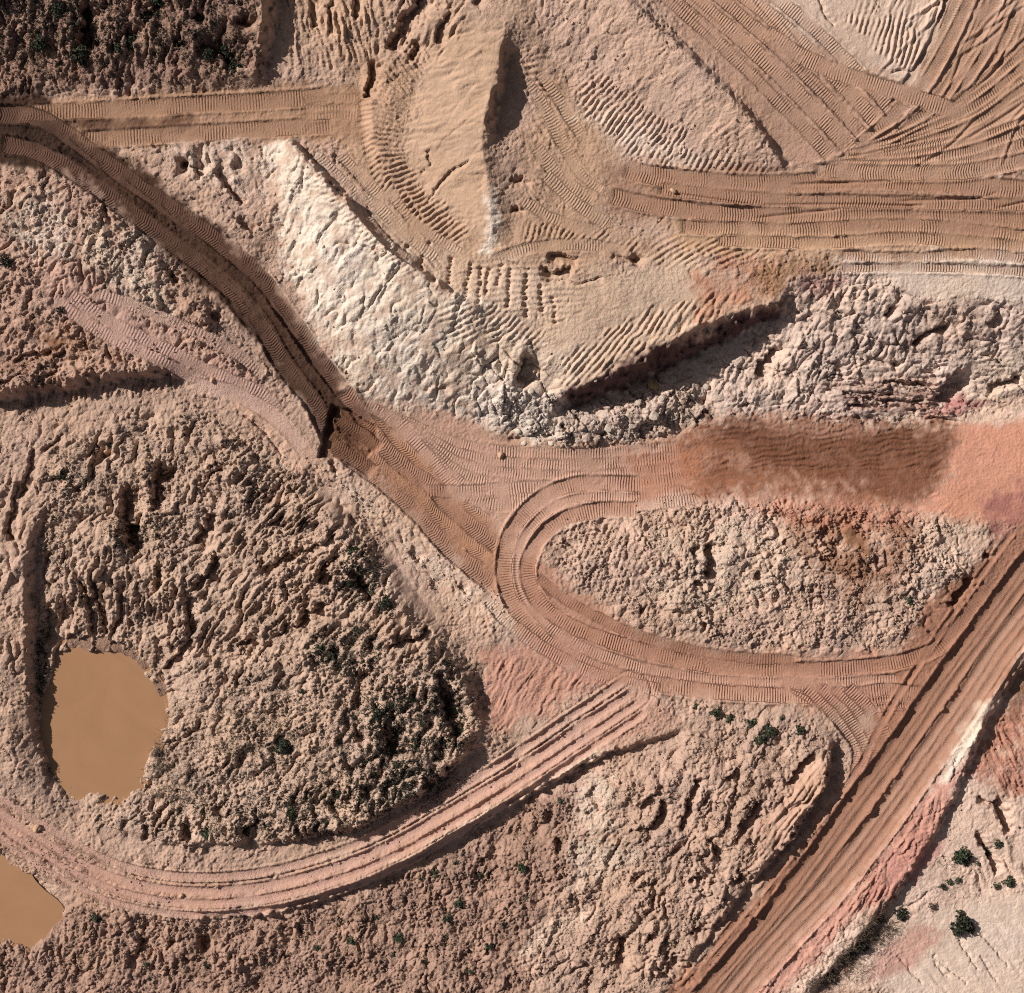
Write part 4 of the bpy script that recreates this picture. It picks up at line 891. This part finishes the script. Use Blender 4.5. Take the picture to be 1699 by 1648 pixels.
zz = H.ravel()
co_all = np.empty((NY * NX, 3), f4)
co_all[:, 0] = (X.ravel() - CX) * S; co_all[:, 1] = (CY - Y.ravel()) * S; co_all[:, 2] = zz
jj, ii = np.meshgrid(np.arange(NY - 1), np.arange(NX - 1), indexing='ij')
v0 = (jj * NX + ii).astype(np.int32)
quads = np.stack([v0 + NX, v0 + NX + 1, v0 + 1, v0], -1).reshape(-1, 4)
farea = AREA[:-1, :-1].ravel()
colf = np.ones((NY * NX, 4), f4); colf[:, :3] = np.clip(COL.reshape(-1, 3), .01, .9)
phf = PH.ravel(); taf = TA.ravel(); grf = np.clip(.16 + .62 * ROUGH * np.clip(.8 + .7 * VAR + .4 * VAR2, .3, 1.5), .1, 1.3).astype(f4).ravel()
def tag(o, label, cat, group=None, kind=None):
    o['label'] = label; o['category'] = cat
    if group: o['group'] = group
    if kind: o['kind'] = kind
    return o
for k, (name, label, cat) in enumerate(PIECES):
    q = quads[farea == k]
    if not len(q): continue
    used = np.zeros(NY * NX, bool); used[q.ravel()] = True
    idx = np.flatnonzero(used); remap = np.zeros(NY * NX, np.int32); remap[idx] = np.arange(len(idx), dtype=np.int32)
    me = bpy.data.meshes.new(name)
    me.vertices.add(len(idx)); me.vertices.foreach_set('co', co_all[idx].ravel())
    me.loops.add(len(q) * 4); me.loops.foreach_set('vertex_index', remap[q].ravel())
    me.polygons.add(len(q)); me.polygons.foreach_set('loop_start', np.arange(0, len(q) * 4, 4, dtype=np.int32))
    me.polygons.foreach_set('use_smooth', np.ones(len(q), bool))
    me.update()
    a = me.attributes.new('soil', 'FLOAT_COLOR', 'POINT'); a.data.foreach_set('color', colf[idx].ravel())
    a = me.attributes.new('tread_phase', 'FLOAT', 'POINT'); a.data.foreach_set('value', phf[idx])
    a = me.attributes.new('tread_depth', 'FLOAT', 'POINT'); a.data.foreach_set('value', taf[idx])
    a = me.attributes.new('grit', 'FLOAT', 'POINT'); a.data.foreach_set('value', grf[idx])
    me.materials.append(soil)
    o = bpy.data.objects.new(name, me); sc.collection.objects.link(o)
    tag(o, label, cat, None, 'structure')

# ------------------------------------------------------------------ water
def sheet(name, poly, z, material, label, cat):
    p = spline(list(poly) + [poly[0]], 5)[:-1]
    c = p.mean(0); p = c + (p - c) * 1.2
    me = bpy.data.meshes.new(name)
    me.from_pydata([(wx(x), wy(y), z) for x, y in p], [], [list(range(len(p)))[::-1]]); me.update()
    me.materials.append(material)
    o = bpy.data.objects.new(name, me); sc.collection.objects.link(o)
    return tag(o, label, cat, None, 'structure')
sheet('water', POND1, -5.2, M_WATER, 'larger ochre muddy pond at the foot of the spoil mound', 'pond')
sheet('water', POND2, -6.2, M_WATER, 'smaller ochre muddy pond cut off by the picture edge', 'pond')
print('terrain', NX, NY, len(quads) * 2)
#PLANTS
# ------------------------------------------------------------------ loose clods (uncountable)
def sample_in(poly, n):
    p = np.array(poly, float); lo, hi = p.min(0), p.max(0); out = []
    while len(out) < n:
        q = rng.uniform(lo, hi, (n * 2, 2)); ins = np.zeros(len(q), bool)
        for (ax, ay), (bx, by) in zip(p, np.roll(p, -1, 0)):
            if ay != by: ins ^= ((ay > q[:, 1]) != (by > q[:, 1])) & (q[:, 0] < (bx - ax) * (q[:, 1] - ay) / (by - ay) + ax)
        out.extend(q[ins].tolist())
    return np.array(out[:n])
def grid_idx(pts):
    i = np.clip(np.searchsorted(GX, pts[:, 0]) - 1, 0, NX - 2); j = np.clip(np.searchsorted(GY, pts[:, 1]) - 1, 0, NY - 2)
    return j, i
def in_water(pts):
    bad = np.zeros(len(pts), bool)
    for poly in (POND1, POND2):
        p = np.array(poly, float); c = p.mean(0); p = c + (p - c) * 1.04; ins = np.zeros(len(pts), bool)
        for (ax, ay), (bx, by) in zip(p, np.roll(p, -1, 0)):
            if ay != by: ins ^= ((ay > pts[:, 1]) != (by > pts[:, 1])) & (pts[:, 0] < (bx - ax) * (pts[:, 1] - ay) / (by - ay) + ax)
        bad |= ins
    return bad
OCT_V = np.array([(1,0,0),(0,1,0),(-1,0,0),(0,-1,0),(0,0,1),(0,0,-.6)], f4)
OCT_F = np.array([(0,1,4),(1,2,4),(2,3,4),(3,0,4),(1,0,5),(2,1,5),(3,2,5),(0,3,5)], np.int32)
def finish(name, V, F, material, smooth=False):
    me = bpy.data.meshes.new(name); k = F.shape[1]
    me.vertices.add(len(V)); me.vertices.foreach_set('co', V.astype(f4).ravel())
    me.loops.add(F.size); me.loops.foreach_set('vertex_index', F.astype(np.int32).ravel())
    me.polygons.add(len(F)); me.polygons.foreach_set('loop_start', np.arange(0, F.size, k, dtype=np.int32))
    me.polygons.foreach_set('use_smooth', np.full(len(F), smooth))
    me.update(); me.materials.append(material)
    return me
def clods(name, polys, label, rmin, rmax):
    P = np.vstack([sample_in(p, n) for p, n in polys])
    j, i = grid_idx(P); keep = (ROUGH[j, i] * np.clip(.5 + 1.4 * VAR[j, i], .1, 1.4) > rng.uniform(.05, .9, len(P))) & ~in_water(P)
    P = P[keep]; j, i = grid_idx(P); n = len(P)
    r = rmin + (rmax - rmin) * rng.random(n) ** 3
    a = rng.uniform(0, 6.28, n)
    v = OCT_V[None] * rng.uniform(.55, 1.35, (n, 6, 1)) * r[:, None, None]
    c, s = np.cos(a)[:, None], np.sin(a)[:, None]
    x = v[..., 0] * c - v[..., 1] * s * .8; y = v[..., 0] * s + v[..., 1] * c * .8
    z = v[..., 2] * .9 + (H[j, i] + .25 * r)[:, None]
    V = np.stack([x + ((P[:, 0] - CX) * S)[:, None], y + ((CY - P[:, 1]) * S)[:, None], z], -1).reshape(-1, 3)
    F = (OCT_F[None] + (np.arange(n) * 6)[:, None, None]).reshape(-1, 3)
    me = finish(name, V, F, soil)
    cc = np.ones((n, 6, 4), f4); cc[..., :3] = (COL[j, i] * rng.uniform(.85, 1.12, (n, 1)))[:, None, :]
    at_ = me.attributes.new('soil', 'FLOAT_COLOR', 'POINT'); at_.data.foreach_set('color', np.clip(cc, .01, .9).ravel())
    ag_ = me.attributes.new('grit', 'FLOAT', 'POINT'); ag_.data.foreach_set('value', np.full(n * 6, .5, f4))
    o = bpy.data.objects.new(name, me); sc.collection.objects.link(o)
    tag(o, label, 'clods', None, 'stuff')
clods('rubble', [(R_SPOIL, 5500), (R_FIELD, 5000), (R_MOUND, 4000), (R_TOPLEFT, 2500), (R_LEFT, 2500), ([(-40,690),(120,690),(60,840),(40,1280),(-40,1300)], 1200)], 'small loose soil clods strewn over the rough mounds and field', .05, .17)
clods('rubble', [(R_RUBBLE, 5000), ([(790,640),(935,655),(1160,640),(1180,690),(1040,740),(880,740)], 1500), (R_WHITE, 900), (R_CLIFF, 1200), (R_LR, 1500), (R_PINKSLOPE, 900), ([(440,720),(560,790),(840,1000),(860,1050),(740,1000),(560,840)], 1600), (Q_POLY, 1100)], 'pale loose lumps scattered over rubble, cliff foot and track edges', .05, .19)

# ------------------------------------------------------------------ vegetation
def leaf_mat(name, dark, light):
    m, t, b = mat(name, dark, .75, .2)
    oi = t.nodes.new('ShaderNodeNewGeometry'); nz = t.nodes.new('ShaderNodeTexNoise'); nz.inputs['Scale'].default_value = 4.0
    t.links.new(oi.outputs['Position'], nz.inputs['Vector'])
    rp = t.nodes.new('ShaderNodeValToRGB'); rp.color_ramp.elements[0].position = .35; rp.color_ramp.elements[1].position = .7
    rp.color_ramp.elements[0].color = (*dark, 1); rp.color_ramp.elements[1].color = (*light, 1)
    t.links.new(nz.outputs[0], rp.inputs[0]); t.links.new(rp.outputs[0], b.inputs['Base Color'])
    return m
M_DARK = leaf_mat('dark_leaf', (.022, .026, .018), (.060, .062, .036))
M_LOW = leaf_mat('low_growth', (.022, .021, .015), (.065, .055, .037))
M_GREEN = leaf_mat('green_leaf', (.030, .042, .024), (.075, .085, .045))
M_DRY = leaf_mat('dry_twig', (.055, .042, .032), (.16, .115, .08))
M_WOOD = leaf_mat('wood', (.06, .045, .035), (.10, .08, .06))

def leaves(n, R, Hh, size, spread=.5):
    """n small leaf quads through a low uneven dome; returns verts, faces"""
    ang = rng.uniform(0, 6.283, n); lob = 1 + .28 * np.sin(ang * 3 + rng.uniform(0, 6)) + .18 * np.sin(ang * 5 + rng.uniform(0, 6))
    rr = np.sqrt(rng.random(n)) * R * lob; zz_ = Hh * np.clip(1 - (rr / (R * 1.3)) ** 2, .05, 1) * rng.uniform(.25, 1.05, n)
    c = np.stack([rr * np.cos(ang), rr * np.sin(ang), zz_], -1)
    u = rng.normal(size=(n, 3)); u /= np.linalg.norm(u, axis=1)[:, None]
    w_ = rng.normal(size=(n, 3)); w_[:, 2] += 1.0; v = np.cross(u, w_); v /= np.linalg.norm(v, axis=1)[:, None] + 1e-9
    sz = size * rng.uniform(.6, 1.4, n)[:, None]
    q = np.stack([c - u * sz, c + v * sz * spread, c + u * sz, c - v * sz * spread], 1)
    return q.reshape(-1, 3), np.arange(n * 4).reshape(n, 4)
def stems(R, Hh, n=6):
    V, F = [], []
    for k in range(n):
        a = rng.uniform(0, 6.283); e = np.array([math.cos(a) * R * .75, math.sin(a) * R * .75, Hh * .7]); w_ = .022
        side = np.array([-math.sin(a), math.cos(a), 0]) * w_; b0 = np.array([0, 0, -.12])
        up = np.array([0, 0, w_])
        i = len(V); V += [b0 - side, b0 + side, b0 + up * 2, e - side * .3, e + side * .3, e + up * .6]
        F += [(i, i + 1, i + 4, i + 3), (i + 1, i + 2, i + 5, i + 4), (i + 2, i, i + 3, i + 5)]
    return np.array(V), np.array(F)
PROTO = {}
for key, n, R, Hh, size, m_ in [('big', 420, .80, .75, .15, M_DARK), ('bigg', 380, .75, .6, .14, M_GREEN), ('mid', 170, .45, .4, .11, M_GREEN), ('midd', 170, .45, .42, .11, M_DARK), ('small', 80, .28, .26, .085, M_GREEN), ('smalld', 80, .28, .26, .085, M_DARK), ('dry', 260, .6, .35, .14, M_DRY)]:
    PROTO[key] = []
    for k in range(3):
        V, F = leaves(n, R, Hh, size, .22 if key == 'dry' else .5); V2, F2 = stems(R, Hh)
        PROTO[key].append((finish('foliage', V, F, m_), finish('stem', V2, F2, M_WOOD)))
def shrub(px, py, key, scale, label, group=None, name='shrub'):
    e = bpy.data.objects.new(name, None); sc.collection.objects.link(e)
    e.location = (wx(px), wy(py), ground_z(px, py)); e.rotation_euler = (0, 0, rng.uniform(0, 6.28)); e.scale = (scale, scale, scale * rng.uniform(.85, 1.15))
    tag(e, label, 'shrub', group)
    fm, sm = PROTO[key][int(rng.integers(3))]
    for nm, me in (('foliage', fm), ('stem', sm)):
        o = bpy.data.objects.new(nm, me); sc.collection.objects.link(o); o.parent = e
    return e
# lower-right clay bank: each told apart by its place
for px, py, key, sc_, lb in [
    (1609,1546,'big',1.15,'large dark shrub standing alone on the white clay slope'),
    (1608,1430,'bigg',1.0,'bright green spreading shrub above the clay gullies'),
    (1652,1424,'midd',1.2,'dark round shrub wedged in the narrow clay gully'),
    (1668,1409,'mid',.8,'small green shrub just past the narrow clay gully'),
    (1588,1474,'small',1.0,'lower of two tiny green shrubs beneath the bright spreading one'),
    (1602,1471,'small',1.0,'tiny green shrub beside its twin beneath the bright spreading one'),
    (1576,1482,'smalld',1.0,'tiny dark shrub at the head of the cracked clay edge'),
    (1637,1445,'small',.9,'tiny green shrub between the bright shrub and the gully'),
    (1688,1474,'mid',1.0,'grey-green shrub at the picture edge above the white slope'),
    (1668,1482,'small',1.1,'small sparse shrub next to the edge shrub above the white slope'),
    (1505,1528,'midd',1.2,'dark creeping shrub at the rim of the white clay'),
    (1560,1517,'dry',.6,'thin dry twiggy shrub on the white clay rim'),
    (1436,1582,'big',.75,'dark shrub among dry grass in the bank hollow'),
    (1418,1600,'dry',1.1,'dry brown bush just below the dark shrub in the bank hollow'),
    (1385,1632,'dry',1.1,'dry brown bush at the lower picture edge under the pink bank'),
    (1450,1555,'dry',1.0,'brown dry bush in the hollow under the pink bank'),
    (1470,1535,'dry',.8,'upper brown dry bush where the hollow meets the pink bank'),
    (1513,996,'mid',.8,'small green shrub on the pale rubble mound'),
    (1158,1176,'mid',.75,'small green shrub below the turning loop'),
    (26,442,'midd',1.1,'dark shrub alone near the faint pink track start'),
    (111,519,'smalld',1.1,'small dark shrub on the edge of the faint pink track'),
    (384,737,'dry',.9,'brown dry bush on the sandy strip above the spoil mound'),
    (183,737,'mid',.8,'green shrub at the top of the spoil mound'),
    (108,786,'midd',1.3,'dark shrub on the spoil mound shoulder near its rutted rim'),
    (866,1451,'mid',.95,'bright green shrub on its own in the middle of the clod field'),
    (930,1336,'mid',.7,'green shrub just under the pale outer bank of the curved track')]:
    shrub(px, py, key, sc_, lb)
ORD = ['nearest','second nearest','third nearest','fourth nearest','fifth nearest','sixth nearest','seventh nearest','eighth nearest','ninth nearest','tenth nearest'] + [w_ + ' nearest' for w_ in 'eleventh twelfth thirteenth fourteenth fifteenth sixteenth seventeenth eighteenth nineteenth twentieth twenty-first twenty-second twenty-third twenty-fourth twenty-fifth twenty-sixth twenty-seventh twenty-eighth twenty-ninth thirtieth thirty-first thirty-second thirty-third thirty-fourth thirty-fifth thirty-sixth thirty-seventh thirty-eighth'.split()]
def ranked(pts, x, y): return list(zip(ORD, sorted(pts, key=lambda p: math.hypot(p[0] - x, p[1] - y))))
for od, (px, py) in ranked([(768,1427),(755,1442),(796,1464),(698,1470),(722,1459),(780,1480),(742,1535),(833,1545),(737,1565),(740,1582),(580,1573),(658,1570),(464,1600),(440,1613),(809,1586),(648,1600),(148,1533),(418,1605),(334,1618),(230,1615),(144,1605),(690,1515),(560,1540),(620,1535),(760,1510),(875,1500),(520,1585),(490,1560),(700,1610),(780,1625),(600,1625)], 70, 1500):
    shrub(px, py, ('small', 'mid', 'smalld', 'small')[int(rng.integers(4))], rng.uniform(.7, 1.05), 'small green shrub on the clod field, ' + od + ' to the smaller pond', 'small shrubs on the clod field')
for od, (px, py) in ranked([(1213,1195),(1280,1216),(1250,1205),(1300,1195),(1330,1215),(1265,1228),(1190,1185)], 1160, 1176):
    shrub(px, py, ('small', 'mid')[int(rng.integers(2))], rng.uniform(.7, 1.1), 'tiny green shrub along the furrowed mound rim, ' + od + ' to the turning loop', 'shrubs on the furrowed mound rim')
for od, (px, py) in ranked([(579,967),(592,1044),(552,1089),(738,1102),(627,1184),(648,1168),(764,1218),(605,1266),(658,1271),(621,1282),(436,1372),(518,1377),(600,945),(620,985),(640,1000),(585,915),(560,1105),(530,1075),(700,1200),(690,1240),(720,1260),(640,1310),(560,1320),(480,1350),(660,1220),(680,1160),(750,1180),(500,1150),(470,1240),(560,1230),(540,1370),(400,1385),(340,1390),(745,1140),(600,1330),(655,1245)], 170, 1190):
    shrub(px, py, ('midd', 'midd', 'mid', 'big', 'bigg')[int(rng.integers(5))], rng.uniform(.55, .95), 'dark low shrub on the spoil mound, ' + od + ' to the larger pond', 'shrubs on the spoil mound')
for od, (px, py) in ranked([(20,22),(45,10),(165,40),(172,12),(158,62),(235,88),(152,112),(400,20),(385,8),(345,50),(388,100),(400,130),(360,110),(90,95),(215,100),(310,90),(120,40),(280,20),(260,50),(60,60)], 830, 200):
    shrub(px, py, ('big', 'midd', 'big')[int(rng.integers(3))], rng.uniform(.5, .95), 'dark shrub on the overgrown slope above the road, ' + od + ' to the sand heap', 'shrubs on the overgrown slope')

# low uncountable growth: leaf litter, dry grass and reeds
def growth(name, patches, label, m_, size, hmax, blade=False):
    Vs, Fs, off = [], [], 0
    for cx, cy, rx, ry, n in patches:
        a = rng.uniform(0, 6.283, n); r_ = np.sqrt(rng.random(n)) * rng.uniform(.5, 1.15, n)
        P = np.stack([cx + rx * r_ * np.cos(a), cy + ry * r_ * np.sin(a)], -1)
        j, i = grid_idx(P); keep = (VAR2[j, i] + .6 * VAR[j, i] > rng.uniform(-.7, .5, n)) & ~in_water(P)
        P = P[keep]; j, i = grid_idx(P); n = len(P)
        if blade:
            d = rng.normal(size=(n, 3)) * [1, 1, .35]; d[:, 2] = np.abs(d[:, 2]) + .25; d /= np.linalg.norm(d, axis=1)[:, None]
            ln = size * rng.uniform(.5, 1.5, n)[:, None]; c = np.stack([wx(P[:, 0]), wy(P[:, 1]), H[j, i] - .02], -1)
            sd2 = np.cross(d, [0, 0, 1.]); sd2 /= np.linalg.norm(sd2, axis=1)[:, None] + 1e-6
            q = np.stack([c - sd2 * .014, c + sd2 * .014, c + d * ln + sd2 * .005, c + d * ln - sd2 * .005], 1)
        else:
            c = np.stack([wx(P[:, 0]), wy(P[:, 1]), H[j, i] + rng.random(n) ** 2 * hmax], -1)
            u = rng.normal(size=(n, 3)); u /= np.linalg.norm(u, axis=1)[:, None]; w_ = rng.normal(size=(n, 3)); w_[:, 2] += 1
            v = np.cross(u, w_); v /= np.linalg.norm(v, axis=1)[:, None] + 1e-9; sz = size * rng.uniform(.5, 1.4, n)[:, None]
            q = np.stack([c - u * sz, c + v * sz * .5, c + u * sz, c - v * sz * .5], 1)
        Vs.append(q.reshape(-1, 3)); Fs.append(np.arange(n * 4).reshape(n, 4) + off); off += n * 4
    me = finish(name, np.vstack(Vs), np.vstack(Fs), m_)
    o = bpy.data.objects.new(name, me); sc.collection.objects.link(o); tag(o, label, 'undergrowth', None, 'stuff')
growth('undergrowth', [(600,960,48,60,4500),(575,1085,75,55,4500),(670,1200,110,90,15000),(740,1160,42,85,3500),(640,1300,130,60,9500),(500,1350,140,50,6500),(440,1210,130,110,5000),(330,1340,110,70,3500),(450,830,80,70,2000),(90,860,25,120,700),(120,800,45,35,700),(60,1120,14,110,1500),(80,1270,18,40,700),(250,860,60,60,700),(210,890,40,35,1500),(745,1215,40,45,2500),(690,1300,60,35,2500)],
       'dark green low growth over the shaded flank of the spoil mound', M_LOW, .085, .14)
growth('undergrowth', [(40,25,80,40,3500),(170,50,60,70,4000),(300,60,130,70,4500),(100,90,120,60,3500),(390,110,50,45,1300),(400,20,50,30,900),(250,110,110,35,800)],
       'dark growth covering the clod slope above the twin-track road', M_LOW, .09, .2)
growth('undergrowth', [(300,1600,330,60,2600),(700,1560,200,80,1500),(60,1440,90,40,600),(1100,1600,120,60,700)], 'sparse dark weeds between the clods of the lower field', M_LOW, .075, .10)
growth('grass', [(248,1252,26,45,1500),(260,1200,20,30,500),(560,1085,40,30,900),(600,1045,28,25,500),(430,1230,120,80,1800),(300,1310,80,50,1200),(660,1240,80,60,1200)], 'brown dry grass and reeds by the pond and on the spoil mound', M_DRY, .42, 0, True)
growth('grass', [(1465,1555,45,35,1600),(1420,1605,50,40,1600),(1370,1640,40,15,500),(1610,1546,20,14,120),(1600,1440,40,20,200)], 'brown dry grass in the hollow under the pink bank', M_DRY, .38, 0, True)

# ------------------------------------------------------------------ boulders
import bmesh
def boulder_mesh(seed):
    bm = bmesh.new(); bmesh.ops.create_icosphere(bm, subdivisions=2, radius=1)
    r2 = random.Random(seed); planes = [(Vector((r2.gauss(0, 1), r2.gauss(0, 1), r2.gauss(0, 1))).normalized(), r2.uniform(.55, .85)) for _ in range(9)]
    for v in bm.verts:
        for n_, d_ in planes:
            k = v.co.dot(n_)
            if k > d_: v.co -= n_ * (k - d_) * .9
        v.co *= r2.uniform(.95, 1.05)
    me = bpy.data.meshes.new('boulder'); bm.to_mesh(me); bm.free(); return me
def rock_mat(name, rgb):
    m, t, b = mat(name, tuple(lin(rgb) * ALB), .95, .1)
    g = t.nodes.new('ShaderNodeNewGeometry'); nz = t.nodes.new('ShaderNodeTexNoise'); nz.inputs['Scale'].default_value = 6; nz.inputs['Detail'].default_value = 5
    t.links.new(g.outputs['Position'], nz.inputs['Vector']); rp = t.nodes.new('ShaderNodeValToRGB'); c = lin(rgb) * ALB
    rp.color_ramp.elements[0].color = (*(c * .7), 1); rp.color_ramp.elements[1].color = (*np.minimum(c * 1.2, .9), 1)
    t.links.new(nz.outputs[0], rp.inputs[0]); t.links.new(rp.outputs[0], b.inputs['Base Color'])
    bp = t.nodes.new('ShaderNodeBump'); bp.inputs['Distance'].default_value = .06; t.links.new(nz.outputs[0], bp.inputs['Height']); t.links.new(bp.outputs[0], b.inputs['Normal'])
    return m
MR = {'ochre': rock_mat('ochre_rock', (214,178,132)), 'white': rock_mat('white_rock', (228,212,194)), 'grey': rock_mat('grey_rock', (204,184,168)), 'tan': rock_mat('tan_rock', (206,168,138))}
BM = {}
for k_ in MR:
    BM[k_] = []
    for s_ in range(3):
        me = boulder_mesh(hash((len(BM), s_)) % 1000); me.materials.append(MR[k_]); BM[k_].append(me)
def boulder(px, py, r, kind, label, group=None, sx=1.0):
    o = bpy.data.objects.new('boulder', BM[kind][int(rng.integers(3))]); sc.collection.objects.link(o)
    o.location = (wx(px), wy(py), ground_z(px, py) + r * .30); o.scale = (r * sx, r, r * .75); o.rotation_euler = (0, 0, rng.uniform(-.5, .5))
    return tag(o, label, 'boulder', group)
boulder(1086,639,.42,'ochre','yellowish oval boulder lying in the black cliff shadow', None, 1.4)
boulder(831,755,.32,'tan','lone tan boulder on the pit floor beside the tread marks')
boulder(1111,328,.27,'tan','light tan boulder sitting between tyre bands of the middle road', None, 1.2)
boulder(1088,376,.25,'tan','light tan boulder at the lower edge of the middle road')
boulder(986,633,.20,'white','small pale stone perched on the cliff lip')
boulder(1017,671,.18,'grey','small grey stone deep in the cliff shadow')
boulder(52,1381,.36,'tan','flat tan boulder on the curved track near the smaller pond', None, 1.3)
boulder(294,1495,.25,'tan','small tan boulder on the outer rut of the curved track')
boulder(355,632,.28,'tan','round tan boulder where the faint track meets the sandy strip')
boulder(1172,548,.16,'white','tiny white stone at the top of the cliff face')
boulder(690,1312,.26,'white','white stone in the shade below the spoil mound edge')
boulder(880,650,.30,'white','white clay boulder in the notch of the white bank')
for k_, (px, py, r) in enumerate(sorted([(1000,665,.35),(1040,650,.32),(1120,628,.42),(1145,618,.38),(1150,655,.34),(1175,640,.3),(1085,690,.4),(1050,705,.32),(1010,710,.36),(985,700,.3),(965,690,.32),(1120,690,.34),(1160,672,.3),(1190,650,.28),(1060,668,.3),(1030,685,.26),(1100,660,.3),(950,712,.28),(1200,625,.26),(1135,640,.24)])):
    boulder(px, py, r, 'grey', 'grey clay block in the debris under the cliff, ' + ORD[k_] + ' to the white bank', 'fallen blocks under the cliff', rng.uniform(.8, 1.5))
for k_, (px, py, r) in enumerate(sorted([(842,700,.3),(860,715,.26),(835,680,.22),(880,700,.3),(900,715,.25),(870,735,.22),(915,735,.24),(850,655,.25)])):
    boulder(px, py, r, 'white', 'white clay block at the white bank foot, ' + ORD[k_] + ' to the diagonal road', 'white blocks at the bank foot', rng.uniform(.8, 1.4))
